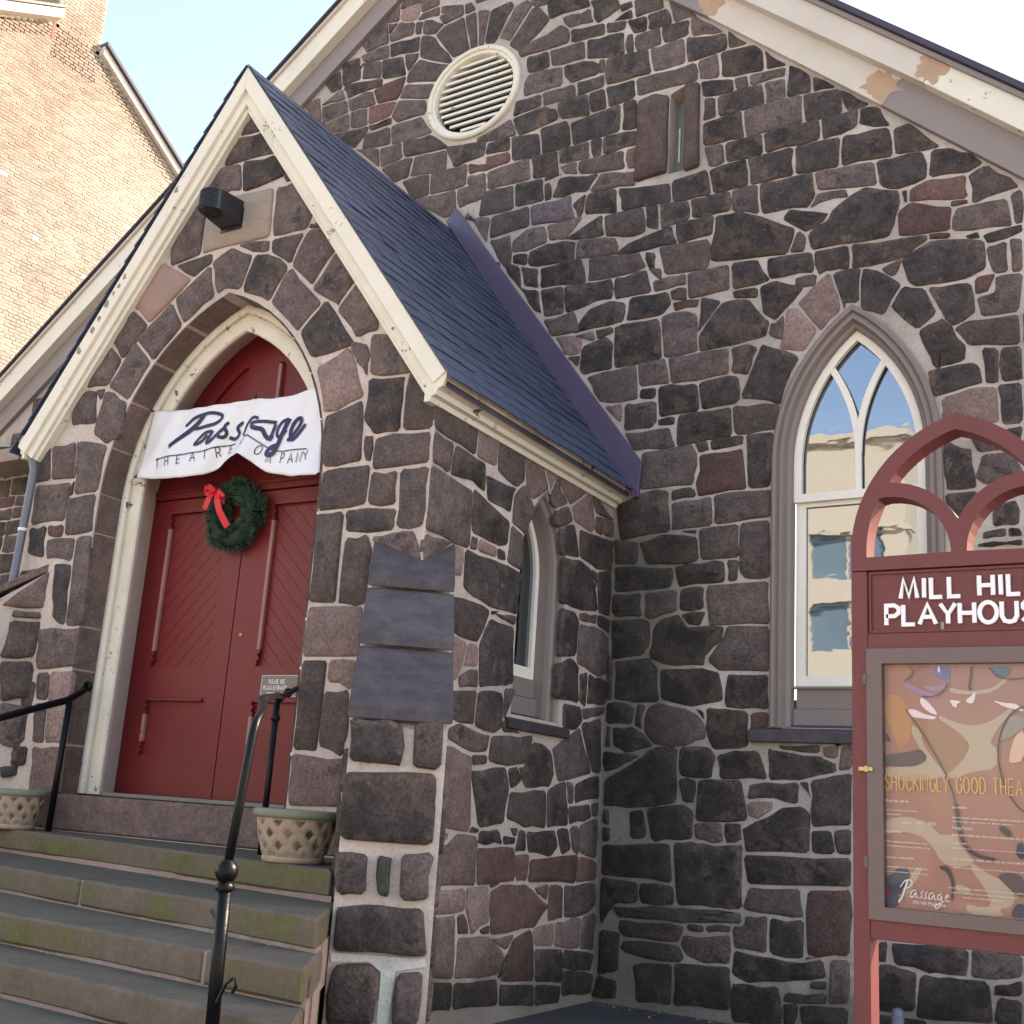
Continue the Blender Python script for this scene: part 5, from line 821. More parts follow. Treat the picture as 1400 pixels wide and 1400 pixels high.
# side wall with its little pointed window
SW = dict(cx=1.835, w=0.415, zs=3.62, R=0.89)
outS = [(0.02, 0), (3.25, 0), (3.25, rz(0) + 0.02), (0.02, rz(0) + 0.02)]
swall = sheet(outS, [gothic(SW['cx'], SW['w'], 2.36, SW['zs'], SW['R'])], Sp, (1, 0, 0), 0.42, 'side_wall', 'mortar', porch)
avS = [[tuple(float(c) / 100 for c in q.split(',')) for q in s[1:].split(' ')] for s in STONES['S'].split(';')]
fill = filler([(0.42, 0), (3.15, 0), (3.15, 4.45), (0.42, 4.45)], avS + [gothic(SW['cx'], SW['w'] + 0.02, 2.15, SW['zs'], SW['R'] + 0.02)], 0.4, 3.2, 0.0, 4.4, 'dmmp', (0.14, 0.24), (0.16, 0.34))
lay_stones(STONES['S'], Sp, (1, 0, 0), swall, 0.0130, 0.013, fill, limit=290, jit=0.005)
mb = MB(); mb.prism([(XL + 0.02, 0.02, 0), (XL + 0.02, 3.2, 0), (XL + 0.02, 3.2, rz(XL)), (XL + 0.02, 0.02, rz(XL))], (-0.02, 0, 0)); mb.build('side_wall', 'mortar', porch)
ps_ = lambda y, d, z: (-d, y, z)
swin = sweep([(0.0, 0.08), (0.0, 0.035), (0.02, 0.02), (0.045, 0.03), (0.05, 0.065), (0.07, 0.055), (0.10, 0.075), (0.112, 0.115), (0.12, 0.26)],
             lambda ins: gothic(SW['cx'], SW['w'], 2.36, SW['zs'], SW['R'], ins), ps_, 'window', 'taupe', porch)
sheet(gothic(SW['cx'], SW['w'], 2.72, SW['zs'], SW['R'], 0.12), [gothic(SW['cx'], SW['w'], 2.82, SW['zs'], SW['R'], 0.18)], lambda y, z: (-0.21, y, z), (1, 0, 0), 0.05, 'sash', 'sash', swin)
mb = MB(); mb.box((-0.24, SW['cx'] - 0.31, 2.36), (-0.17, SW['cx'] + 0.31, 2.55)); mb.box((-0.25, SW['cx'] - 0.31, 2.56), (-0.20, SW['cx'] + 0.31, 2.72)); mb.build('apron_panel', 'taupe', swin)
mb = MB(); mb.add([(-0.24, y, z) for y, z in gothic(SW['cx'], SW['w'], 2.75, SW['zs'], SW['R'], 0.15)], [tuple(range(27))]); mb.build('pane', 'glass', swin)
mb = MB(); mb.prism([(-0.15, 1.33, 2.24), (0.05, 1.33, 2.24), (0.05, 1.33, 2.31), (-0.15, 1.33, 2.40)], (0, 1.06, 0)); mb.build('sill', 'slab', swin, bevel=0.005)

# buttresses set diagonally on the two corners
def buttress(sgn, org, tall=True):
    b = rad(36)
    if sgn > 0: u = Vector((math.sin(b), -math.cos(b), 0)); v = Vector((math.cos(b), math.sin(b), 0)); v0, v1 = -0.36, 0.23
    else: u = Vector((-math.sin(b), -math.cos(b), 0)); v = Vector((math.cos(b), -math.sin(b), 0)); v0, v1 = -0.23, 0.36
    Z = Vector((0, 0, 1)); org = Vector(org)
    P = lambda uu, vv, z: org + u * uu + v * vv + Z * z
    zt = lambda uu: 3.31 - 0.80 * uu
    mb = MB(); mb.prism([P(-0.34, v0 + 0.012, 0), P(1.50, v0 + 0.012, 0), P(1.50, v0 + 0.012, zt(1.5) - 0.09), P(-0.34, v0 + 0.012, zt(-0.34) - 0.09)], v * (v1 - v0 - 0.024))
    core = mb.build('buttress', 'mortar', porch)
    for u0, u1, k in ((-0.36, 0.30, 0.02), (0.28, 0.90, 0.01), (0.88, 1.53, 0.0)):
        th = 0.078
        a = zt(u0) + k - 0.04; c = zt(u1) + k + 0.05
        mb = MB(); mb.prism([P(u0, v0 - 0.012, a), P(u1, v0 - 0.012, c), P(u1 + 0.008, v0 - 0.012, c - th), P(u0, v0 - 0.012, a - th)], v * (v1 - v0 + 0.024))
        mb.build('weathering_slab', 'slab' if sgn > 0 else 'p', core, bevel=0.008)
    return core, P, u, v, v0, v1
core, P, u, v, v0, v1 = buttress(1, (0, 0, 0))
lay_stones(STONES['B'], lambda a, z: tuple(P(1.50, a, z)), u, core, 0.010, 0.045, (), limit=200)
mbx = [('m', [(s_, z_), (s_ + 0.4, z_), (s_ + 0.4, z_ + 0.3), (s_, z_ + 0.3)]) for i, z_ in enumerate([0.02, 0.34, 0.66, 0.98, 1.30, 1.62]) for s_ in [0.02 - 0.13 * (i % 2) + 0.42 * j for j in range(4)] if s_ + 0.4 < 1.52]
for c_, Q in mbx:
    vs_, fs_, am_, ct_ = stone_mesh(Q, 0.02, 0.03, lambda a, z: tuple(P(a, v0, z)), -v)
    obj('stone', finish('stone', vs_, fs_, am_), core, 'd', ct_)
    vs_, fs_, am_, ct_ = stone_mesh(Q, 0.02, 0.03, lambda a, z: tuple(P(a, v1, z)), v)
    obj('stone', finish('stone', vs_, fs_, am_), core, 'm', ct_)
core2, P2, u2, v2, w0, w1 = buttress(-1, (XL, 0, 0))
lay_stones(STONES['L'], lambda a, z: tuple(P2(a, w1, z)), v2, core2, 0.014, 0.03, (), limit=100)

# roof of the porch
nx = Vector((1.336, 0, 1)).normalized()
mb = MB(); mb.prism([(0.16, -0.10, 4.755), (CX, -0.10, ZR), (-4.74, -0.10, 4.695), (-4.74, -0.10, 4.60), (CX, -0.10, ZR - 0.13), (0.16, -0.10, 4.64)], (0, 3.43, 0))
deck = mb.build('roof', 'roof_far', porch)
slope = Vector((0.20 - CX, 0, 4.70 - ZR)); SLN = slope.length; sd = slope.normalized()
rows = 24; ex = SLN / rows
bm_ = {}
for r in range(rows):
    y = -0.16 - (r % 2) * 0.125
    while y < 3.24 - 0.02:
        wd = random.choice((0.20, 0.24, 0.27, 0.30))
        y0, y1 = max(y, -0.16), min(y + wd, 3.30)
        y += wd
        if y1 - y0 < 0.05: continue
        s1 = (r + 1) * ex + 0.02 + random.uniform(-0.012, 0.012); s0 = max(0.0, s1 - ex * 1.55)
        base = Vector((CX, 0, ZR)); l0 = 0.006; l1 = 0.013 + random.uniform(0, 0.010)
        g_ = 0.003
        mb = MB()
        q = [base + sd * s0 + nx * l0, base + sd * s1 + nx * l1]
        tk = 0.008
        mb.add([(q[0].x, y0 + g_, q[0].z), (q[0].x, y1 - g_, q[0].z), (q[1].x, y1 - g_, q[1].z + random.uniform(-.003, .003)), (q[1].x, y0 + g_, q[1].z),
                (q[1].x + nx.x * tk, y0 + g_, q[1].z + nx.z * tk), (q[1].x + nx.x * tk, y1 - g_, q[1].z + nx.z * tk),
                (q[0].x + nx.x * tk, y0 + g_, q[0].z + nx.z * tk), (q[0].x + nx.x * tk, y1 - g_, q[0].z + nx.z * tk)],
               [(6, 4, 5, 7), (4, 3, 2, 5), (0, 3, 4, 6), (1, 7, 5, 2)])
        if len(bm_.setdefault('n', [])) < 296: bm_['n'].append(1); mb.build('slate', 'slate', deck)
        else: bm_.setdefault('rest', []).append(mb)
rest = MB()
for m_ in bm_.get('rest', []): rest.add(m_.v, m_.f)
base = Vector((CX, 0, ZR)); sl = Vector((-4.79 - CX, 0, 4.62 - ZR)).normalized(); nl = Vector((-1.43, 0, 1)).normalized()
for r in range(rows):
    a = base + sl * (r * ex) + nl * 0.008; c = base + sl * ((r + 1) * ex + 0.03) + nl * 0.035
    k = 0
    while k < 13:
        y0 = -0.16 + k * 0.27
        rest.add([(a.x, y0, a.z), (c.x, y0, c.z), (c.x, y0 + 0.265, c.z), (a.x, y0 + 0.265, a.z), (c.x + nl.x * .014 * -1, y0, c.z - nl.z * .03), (c.x - nl.x * .014, y0 + 0.265, c.z - nl.z * .03)], [(0, 1, 2, 3), (1, 4, 5, 2), (0, 4, 1)])
        k += 1
ro = rest.build('small_slates', 'slate', deck); ro['kind'] = 'stuff'
# barge boards and eave cornice
def barge(x0, z0, x1, z1, lo_, hi_, ya, yb, mat, nm='barge_board'):
    d = Vector((x1 - x0, 0, z1 - z0)).normalized(); nn = Vector((-d.z, 0, d.x))
    if nn.z < 0: nn = -nn
    a = Vector((x0, 0, z0)); c = Vector((x1, 0, z1))
    # mitre at the apex
    k = nn.x / 1.0
    def pt(p, off, ap):
        if ap: return Vector((CX, 0, p.z + off / nn.z))
        return p + nn * off
    q = [pt(a, lo_, False), pt(c, lo_, True), pt(c, hi_, True), pt(a, hi_, False)]
    mb = MB(); mb.prism([(t_.x, ya, t_.z) for t_ in q], (0, yb - ya, 0)); return mb.build(nm, mat, porch, bevel=0.004)
for sx, xe, ze in ((1, 0.17, 4.755), (-1, -4.735, 4.66)):
    zt2 = ZR - 0.005
    barge(xe, ze, CX, zt2, -0.140, -0.004, -0.145, 0.02, 'cream')
    barge(xe, ze, CX, zt2, -0.225, -0.137, -0.11, 0.02, 'cream_peel' if sx > 0 else 'cream')
    barge(xe, ze, CX, zt2, -0.262, -0.222, -0.075, 0.02, 'cream')
prof = [(-0.02, 4.535), (0.035, 4.535), (0.045, 4.575), (0.085, 4.585), (0.095, 4.625), (0.14, 4.645), (0.165, 4.70), (0.172, 4.745), (0.172, 4.765), (0.0, 4.77)]
for sgn in (1, -1):
    mb = MB(); q = [((x if sgn > 0 else XL - x * 0.6), -0.13, z) for x, z in prof]
    mb.prism(q, (0, 3.35, 0)); mb.build('eave_cornice', 'cream_peel', porch)
# chips where the paint has come off the left barge board
random.seed(21)
for s_ in (0.30, 0.52, 0.545, 0.57, 0.60, 0.63, 0.66, 0.72):
    x = CX + (-4.735 - CX) * s_; z = ZR + (4.66 - ZR) * s_ - 0.05 - random.uniform(0.0, .03); r = random.uniform(0.022, 0.045)
    pts = [(x + r * random.uniform(.5, 1.2) * math.cos(a) * .8, -0.1465, z + r * random.uniform(.6, 1.3) * math.sin(a) - 0.03) for a in [2 * math.pi * i / 9 for i in range(9)]]
    mb = MB(); mb.add(pts, [tuple(range(9))]); mb.build('paint_chip', 'wood_old', porch)
# flashing between the slates and the gable wall (world axes on the wall, so built against the church)
fl = [(-7.51, 8.33), (-4.98, 4.97), (-5.01, 4.62), (-5.16, 4.80), (-6.15, 6.16), (-7.38, 7.85), (-7.64, 8.18)]
inv = Matrix.Translation(CO) @ Matrix.Rotation(RA, 4, 'Z'); inv.invert()
mb = MB(); mb.prism([inv @ Vector((x, YW - 0.055, z)) for x, z in fl], inv.to_3x3() @ Vector((0, 0.045, 0))); mb.build('flashing', 'flash', porch, bevel=0.004)
mb = MB(); mb.tube([inv @ Vector((-7.60, YW - 0.06, 8.14)), inv @ Vector((-6.15, YW - 0.06, 6.14)), inv @ Vector((-5.03, YW - 0.06, 4.62))], 0.012, 6); mb.build('flashing_lip', 'flash', porch)

# door surround, arch head and the two leaves
pf = lambda x, d, z: (x, d, z)
sweep([(0.0, 0.36), (0.0, 0.27), (0.022, 0.24), (0.055, 0.235), (0.085, 0.25), (0.09, 0.285), (0.10, 0.285), (0.105, 0.265), (0.14, 0.255), (0.20, 0.258), (0.24, 0.262), (0.25, 0.28)],
      lambda ins: gothic(CX, 1.30, 1.50, 4.10, 1.896, ins), pf, 'door_casing', 'cream_peel', porch)
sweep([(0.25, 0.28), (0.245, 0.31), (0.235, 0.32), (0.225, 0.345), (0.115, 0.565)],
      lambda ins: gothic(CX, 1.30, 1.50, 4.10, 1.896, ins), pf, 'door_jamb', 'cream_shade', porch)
DI = 0.105
head_o = [(CX - 1.30 + DI, 4.27)] + [p for p in gothic_arc(CX, 1.30, 4.10, 1.896, DI, 14) if p[1] > 4.27] + [(CX + 1.30 - DI, 4.27)]
ia = [p for p in gothic_arc(CX, 1.30, 4.10, 1.896, DI + 0.24, 14) if p[1] > 4.42 and p[0] < CX - 0.18]
hl = [(ia[0][0], 4.42)] + ia + [(CX - 0.18, ia[-1][1] + 0.0), (CX - 0.18, 4.42)]
hr = [(2 * CX - x, z) for x, z in hl][::-1]
arch = sheet(head_o, [hl, hr], lambda x, z: (x, 0.55, z), (0, -1, 0), 0.05, 'arch_panel', 'door_red', porch)
mb = MB(); mb.add([(x, 0.585, z) for x, z in head_o], [tuple(range(len(head_o)))]); mb.build('panel_back', 'door_red', arch)
mb = MB(); mb.box((CX + 0.18, 0.548, 4.44), (CX + 0.215, 0.58, 5.40)); mb.build('moulding', 'faded_red', arch)
mb = MB(); mb.box((CX - 1.20, 0.535, 4.20), (CX + 1.20, 0.60, 4.275)); mb.box((CX - 1.20, 0.52, 4.255), (CX + 1.20, 0.60, 4.285)); mb.build('transom', 'door_red', porch, bevel=0.004)

def clip(poly, a, b, c):      # keep a*x+b*z <= c
    out = []
    for i in range(len(poly)):
        p, q = poly[i - 1], poly[i]; fp = a * p[0] + b * p[1] - c; fq = a * q[0] + b * q[1] - c
        if fp <= 0: out.append(p)
        if (fp < 0 < fq) or (fq < 0 < fp):
            t_ = fp / (fp - fq); out.append((p[0] + (q[0] - p[0]) * t_, p[1] + (q[1] - p[1]) * t_))
    return out
def leaf(x0, x1, px0, px1, slopesign):
    o = [(x0, 1.525), (x1, 1.525), (x1, 4.19), (x0, 4.19)]
    h1 = [(px0, 1.86), (px1, 1.86), (px1, 2.34), (px0, 2.34)]; h2 = [(px0, 2.64), (px1, 2.64), (px1, 4.06), (px0, 4.06)]
    lf = sheet(o, [h1, h2], lambda x, z: (x, 0.555, z), (0, -1, 0), 0.045, 'door_leaf', 'door_red', porch)
    mb = MB(); mb.box((px0 - 0.02, 0.58, 1.84), (px1 + 0.02, 0.60, 2.36)); mb.build('lower_panel', 'door_red', lf)
    s = math.sqrt(0.5); pw_ = 0.105; k0 = -60
    for k in range(-60, 90):
        A, B = (s, -s) if slopesign > 0 else (s, s)
        q = clip(clip([(px0 - 0.01, 2.63), (px1 + 0.01, 2.63), (px1 + 0.01, 4.07), (px0 - 0.01, 4.07)], A, B, (k + 1) * pw_ - 0.0018), -A, -B, -(k * pw_ + 0.0018))
        if len(q) < 3 or abs(area(q)) < 0.0008: continue
        mb = MB(); mb.prism([(x, 0.582, z) for x, z in q], (0, 0.02, 0)); mb.build('plank', 'door_red', lf)
    for za, zb in ((2.78, 3.92), (1.98, 2.22)):
        mb = MB(); mb.box((px0 - 0.002, 0.545, za), (px0 + 0.034, 0.58, zb)); mb.build('moulding', 'faded_red', lf, bevel=0.004)
        for zc, s_ in ((za, -1), (zb, 1)):
            mb = MB()
            for j, (w_, h_) in enumerate(((0.036, 0.03), (0.022, 0.03), (0.034, 0.025), (0.018, 0.04))):
                z0 = zc + s_ * (0.002 + j * 0.031); mb.box((px0 - 0.004, 0.545 - 0.002 * (j % 2), min(z0, z0 + s_ * h_)), (px0 + w_, 0.58, max(z0, z0 + s_ * h_)))
            so_ = mb.build('chamfer_stop', 'door_red', lf); 
    for za in (2.335, 4.055):
        mb = MB(); mb.box((px0 + 0.03, 0.535, za), (px1 - 0.02, 0.575, za + 0.03)); mb.build('rail_moulding', 'door_red', lf, bevel=0.003)
    return lf
leaf(CX - 1.20, CX - 0.006, -3.29, -2.57, 1)
rl = leaf(CX + 0.006, CX + 1.20, -2.03, -1.31, -1)
mb = MB(); mb.lathe([(0.0, -0.012), (0.014, -0.010), (0.016, 0.0), (0.016, 0.01)], 12); me_ = mb.mesh('door_lock', True); kn = obj('door_lock', me_, rl, 'brass', (-2.235, 0.552, 2.91)); kn.rotation_euler = (rad(-90), 0, 0)
mb = MB(); mb.box((CX - 1.12, 0.30, 1.49), (CX + 1.12, 0.62, 1.522)); mb.build('door_sill', 'grey_wood', porch, bevel=0.004)
mb = MB(); mb.box((-3.90, -0.012, 1.195), (-0.42, 0.60, 1.485)); mb.build('threshold', 'arch', porch, bevel=0.012)

# ================================================================ steps
steps = thing('stone_steps', 'flight of mossy brownstone steps climbing to the red doors', 'steps', tuple(CO), RA)
SD = [(1.185, lambda x: -.40 - .19 * (x + 3.6), 0.36), (1.0, lambda x: -1.40 - .17 * (x + 2.3), 0.93), (.83, lambda x: -2.18 - .09 * (x + 1.2), 1.26), (.66, lambda x: -2.62 - .06 * (x + .6), 1.50),
      (.49, lambda x: -3.08 - .05 * x, 1.5), (.32, lambda x: -3.55 - .05 * x, 1.6), (.15, lambda x: -4.02 - .05 * x, 1.7)]
jts = [[-3.75], [-1.30], [-3.0, 0.55], [-0.75, -3.4], [-2.0], [-1.0, -4.0], [0.0]]
for k, (z, fy, xr) in enumerate(SD):
    bk = (lambda x: 0.35) if k == 0 else SD[k - 1][1]
    xl = -5.4 - 0.55 * k if k else -4.86
    cuts = sorted([xl] + jts[k] + [xr])
    cuts = [c for c in cuts if xl <= c <= xr]
    for a, b in zip(cuts, cuts[1:]):
        a += 0.008; b -= 0.008
        ins_l = 0.10 * (k > 0)
        nseg = max(3, int((b - a) / 0.16)); fr_ = []; bk_ = []
        for i in range(nseg + 1):
            x = a + (b - a) * i / nseg; fr_.append((x, fy(x) + random.uniform(-.007, .007) + 0.012 * math.sin(x * 2.1 + k))); xb = x
            if b > xr - 0.05: xb = a + (b - (fy(b) * -1 + bk(b) + 0.14) * 0.727 - a) * i / nseg
            bk_.append((xb, bk(xb) + 0.14))
        zt_ = z
        mb = MB(); n = nseg + 1; zb_ = z - 0.158
        V = [(x, y, zt_) for x, y in fr_] + [(x, y, zt_) for x, y in bk_] + [(x, y, zb_) for x, y in fr_] + [(x, y, zb_) for x, y in bk_]
        F = [(i, i + 1, n + i + 1, n + i) for i in range(nseg)] + [(2 * n + i, 3 * n + i, 3 * n + i + 1, 2 * n + i + 1) for i in range(nseg)] + [(i, 2 * n + i, 2 * n + i + 1, i + 1) for i in range(nseg)] + [(n + i, n + i + 1, 3 * n + i + 1, 3 * n + i) for i in range(nseg)] + [(0, n, 3 * n, 2 * n), (n - 1, 3 * n - 1, 4 * n - 1, 2 * n - 1)]
        mb.add(V, F); mb.build('step_block', 'step', steps, bevel=0.016)
    # mortar bed, a little behind the nosing, and rubble core under the block
    lo2 = (z - 0.40) if k < 6 else 0.0
    xs = [xl + (xr - xl) * i / 10 for i in range(11)]
    mb = MB(); A = [(x, fy(x) + 0.014 + random.uniform(-.006, .006), z - 0.15) for x in xs]; B = [(x, fy(x) + 0.014, max(0, lo2)) for x in xs]
    xs2 = [xl + (xr - (bk(xr) + 0.1 - fy(xr)) * 0.727 - xl) * i / 10 for i in range(11)]
    A2 = [(x, bk(x) + 0.1, z - 0.15) for x in xs2]; B2 = [(x, bk(x) + 0.1, max(0, lo2)) for x in xs2]
    mb.strip(A, B); mb.strip(A2, B2); mb.strip(A, A2); mb.strip(B, B2); mb.add([A[-1], A2[-1], B2[-1], B[-1]], [(0, 1, 2, 3)]); mb.add([A[0], A2[0], B2[0], B[0]], [(0, 1, 2, 3)])
    mb.build('mortar_bed', 'pink_mortar', steps)
    if jts[k]:
        for jx in jts[k]:
            mb = MB(); mb.box((jx - 0.012, fy(jx) + 0.008, z - 0.16), (jx + 0.012, fy(jx) + 0.3, z - 0.006)); mb.build('mortar_joint', 'pink_mortar', steps)

# low cheek stones closing the right ends of the lower steps
_b = rad(36); _u = Vector((math.sin(_b), -math.cos(_b), 0)); _v = Vector((math.cos(_b), math.sin(_b), 0))
for u0, u1, z1 in ((1.15, 1.9, 0.93), (1.91, 2.5, 0.76), (2.51, 3.2, 0.58), (3.21, 3.9, 0.42)):
    q = [_u * a + _v * b for a, b in ((u0, -0.50), (u1, -0.50), (u1, -0.372), (u0, -0.372))]
    mb = MB(); mb.prism([(p.x, p.y, 0.0) for p in q], (0, 0, z1)); mb.build('cheek_stone', 'step', steps, bevel=0.012)

# ================================================================ handrails
hr_ = thing('handrail', 'black iron handrail with ball collar beside the right planter', 'handrail', tuple(CO), RA, group='iron handrails of the steps')
mb = MB(); B0 = Vector((1.145, -2.86, 0.49)); Bb = Vector((1.11, -2.85, 1.255)); Tt = Vector((1.150, -2.83, 1.86))
mb.tube([B0, Bb + Vector((0, 0, -0.02))], 0.030, 14); mb.build('newel_post', 'iron', hr_, smooth=True)
mb = MB(); mb.lathe([(0.0, -0.05), (0.03, -0.045), (0.048, -0.02), (0.052, 0.0), (0.048, 0.02), (0.03, 0.045), (0.02, 0.052)], 16, tuple(Bb)); mb.lathe([(0.036, -0.085), (0.042, -0.08), (0.042, -0.06), (0.034, -0.05)], 16, tuple(Bb)); mb.build('ball_collar', 'iron', hr_, smooth=True)
top = [Bb, Bb.lerp(Tt, .5), Tt, Tt + Vector((-0.015, 0.03, 0.06)), Tt + Vector((-0.06, 0.11, 0.11)), Vector((0.9, -2.52, 2.05)), Vector((-0.55, -0.78, 2.255)), Vector((-0.80, -0.46, 2.28)), Vector((-1.02, -0.06, 2.38))]
mb = MB(); mb.tube(top, 0.021, 12); mb.build('rail', 'iron', hr_, smooth=True)
mb = MB(); mb.tube([(-0.78, -0.52, 1.19), (-0.80, -0.50, 2.24)], 0.022, 12); mb.lathe([(0.022, 0), (0.034, 0.01), (0.034, 0.035), (0.024, 0.05)], 12, (-0.80, -0.50, 2.10)); mb.build('post', 'iron', hr_, smooth=True)
for q in ((-0.80, -0.48, 2.27), (-0.93, -0.25, 2.33)):
    mb = MB(); mb.lathe([(0.0, -0.036), (0.024, -0.028), (0.036, 0.0), (0.024, 0.028), (0.0, 0.036)], 12, q); mb.build('fitting', 'iron', hr_, smooth=True)
mb = MB(); mb.tube([(1.10, -2.86, 1.05), (0.98, -2.78, 1.075)], 0.008, 6); mb.build('bracket', 'iron', hr_)
mb = MB(); mb.tube([(1.17, -2.88, 0.72), (1.21, -2.88, 0.80), (1.25, -2.88, 0.83), (1.27, -2.88, 0.80), (1.25, -2.88, 0.77)], 0.008, 6); mb.build('hook', 'iron', hr_)
hl_ = thing('handrail', 'black iron handrail running from the left jamb out of frame', 'handrail', tuple(CO), RA, group='iron handrails of the steps')
mb = MB(); mb.tube([(-3.395, 0.0, 2.385), (-3.36, -0.10, 2.33), (-3.32, -0.26, 2.25), (-3.30, -0.88, 2.045), (-3.30, -2.9, 1.30), (-3.30, -3.0, 1.18)], 0.030, 12); mb.build('rail', 'iron', hl_, smooth=True)
mb = MB(); mb.lathe([(0.0, 0), (0.05, 0.0), (0.05, 0.018), (0.035, 0.03)], 16); fo = obj('flange', mb.mesh('flange', True), hl_, 'iron', (-3.395, -0.002, 2.39)); fo.rotation_euler = (rad(90), 0, 0)
mb = MB(); mb.tube([(-3.315, -0.25, 1.18), (-3.30, -0.25, 2.24)], 0.026, 12); mb.build('post', 'iron', hl_, smooth=True)
mb = MB(); mb.tube([(-3.30, -2.95, 0.66), (-3.30, -2.95, 1.25)], 0.026, 12); mb.build('post', 'iron', hl_, smooth=True)

# ================================================================ planters
def planter(loc, label):
    t_ = thing('planter', label, 'planter', tuple(CO + Matrix.Rotation(RA, 3, 'Z') @ Vector(loc)), 0.4, group='terracotta basket planters')
    mb = MB(); seg = 120; rows_ = 34; H = 0.27
    for i in range(rows_ + 1):
        f = i / rows_; z = 0.035 + f * (H - 0.035)
        for k in range(seg):
            a = 2 * math.pi * k / seg
            r = 0.165 + 0.055 * f ** 0.8
            w1_ = math.cos(a * 11 + f * 10.5); w2_ = math.cos(a * 11 - f * 10.5)
            d = max(w1_, w2_)
            r += 0.008 * min(1, max(0, d + .25)) ** 0.7 + 0.004 * (w1_ > w2_) * (0.1 < f < .9) - 0.006
            mb.v.append((r * math.cos(a), r * math.sin(a), z))
    for i in range(rows_):
        for k in range(seg):
            a = i * seg + k; b = i * seg + (k + 1) % seg; mb.f.append((a, b, b + seg, a + seg))
    me = bpy.data.meshes.new('basket'); me.from_pydata(mb.v, [], mb.f)
    am = []
    for i in range(rows_ + 1):
        f = i / rows_
        for k in range(seg):
            a = 2 * math.pi * k / seg; d = max(math.cos(a * 11 + f * 10.5), math.cos(a * 11 - f * 10.5))
            am.append(min(1, max(0, (0.05 - d) * 3)) * (0.5 + 0.5 * math.sin(a * 3 + 1) ** 2) if 0.1 < f < 0.92 else 0)
    at = me.attributes.new('face_amount', 'FLOAT', 'POINT'); at.data.foreach_set('value', am)
    for p in me.polygons: p.use_smooth = True
    obj('basket', me, t_, 'terra')
    mb = MB(); mb.lathe([(0.0, 0.0), (0.160, 0.0), (0.170, 0.008), (0.172, 0.03), (0.165, 0.04)], 40); mb.build('foot', 'terra', t_, smooth=True)
    mb = MB(); mb.lathe([(0.215, 0.262), (0.236, 0.268), (0.242, 0.285), (0.240, 0.31), (0.230, 0.318), (0.205, 0.318), (0.195, 0.30), (0.19, 0.22)], 48); mb.build('rim', 'terra_rim', t_, smooth=True)
    mb = MB(); mb.lathe([(0.0, 0.235), (0.1, 0.24), (0.2, 0.235)], 24); mb.build('soil', 'dark', t_, smooth=True)
    return t_
pr = planter((-0.20, -0.86, 1.185), 'terracotta basketweave planter on the top step beside the buttress')
pl_ = planter((-3.66, -0.33, 1.185), 'terracotta basketweave planter at the left end of the top step')
pr.scale = (1.17, 1.17, 1.03)

# ================================================================ wreath
wr = thing('wreath', 'round green fir wreath with a red bow on the closed doors', 'wreath', tuple(CO + Matrix.Rotation(RA, 3, 'Z') @ Vector((-2.40, 0.53, 3.97))), RA)
random.seed(11)
V = []; F = []; TN = []
sprigs = []
for i in range(330):
    sprigs.append((random.uniform(0, 2 * math.pi), random.uniform(0, 2 * math.pi), random.random(), random.gauss(0, .5), random.gauss(0, .5)))
for i in range(9000):
    sp4 = random.choice(sprigs)
    th = sp4[0] + random.gauss(0, .07); ph = sp4[1] + random.gauss(0, .16)
    rt = 0.105 * math.sqrt(random.uniform(0.25, 1)) * (0.8 + 0.45 * sp4[2]); RR = 0.225
    dr = Vector((math.cos(th), 0, math.sin(th))); tg = Vector((-math.sin(th), 0, math.cos(th)))
    c = dr * (RR + rt * math.cos(ph)) + Vector((0, -1, 0)) * (0.06 + rt * 0.75 * math.sin(ph))
    d = (dr * math.cos(ph) * 1.1 + Vector((0, -1, 0)) * math.sin(ph) + tg * (0.7 + sp4[3]) + dr * sp4[4] * .6 + Vector((random.gauss(0, .3), random.gauss(0, .3), random.gauss(0, .3)))).normalized()
    sdv = d.orthogonal().normalized(); sdv = (Matrix.Rotation(random.uniform(0, 6), 3, d) @ sdv) * 0.0035
    l = random.uniform(0.025, 0.055); n = len(V)
    V += [c - sdv, c + sdv, c + d * l]; F.append((n, n + 1, n + 2)); tn = 0.25 * random.random() + 0.9 * sp4[2] ** 2; TN += [tn * .7, tn * .7, tn]  # outstanding sprigs and needle tips paler, highlights put into the colour
me = finish('foliage', V, F, TN, 'tone', False); fo = obj('foliage', me, wr, 'fir'); fo['kind'] = 'stuff'
mb = MB(); mb.lathe([(0.0, 0.0)], 3); mb = MB(); mb.tube([(0.225 * math.cos(a), -0.06, 0.225 * math.sin(a)) for a in [2 * math.pi * i / 24 for i in range(25)]], 0.075, 10, False); mb.build('frame', 'fir_core', wr, smooth=True) if 'fir_core' in M else None
def rib(pts, wd, nm='ribbon'):
    mb = MB(); a = []; b = []
    for i, (x, z, y) in enumerate(pts):
        p = Vector((x, y, z)); q = Vector((pts[min(i + 1, len(pts) - 1)][0] - pts[max(i - 1, 0)][0], 0, pts[min(i + 1, len(pts) - 1)][1] - pts[max(i - 1, 0)][1])).normalized()
        s_ = Vector((-q.z, 0, q.x)) * wd / 2; a.append(p + s_); b.append(p - s_)
    mb.strip(a, b); A2 = [q + Vector((0, 0.004, 0)) for q in a]; B2 = [q + Vector((0, 0.004, 0)) for q in b]; mb.strip(A2, B2); mb.strip(a, A2); mb.strip(b, B2)
    mb.build(nm, 'ribbon', bow)
bow = obj('bow', MB().mesh('bow', fix=False), wr)
rib([(-0.15, 0.215, -0.20), (-0.17, 0.12, -0.235), (-0.215, 0.03, -0.225)], 0.062)
rib([(-0.10, 0.20, -0.21), (-0.06, 0.10, -0.245), (-0.02, 0.0, -0.24), (0.045, -0.105, -0.22), (0.075, -0.145, -0.21)], 0.066)
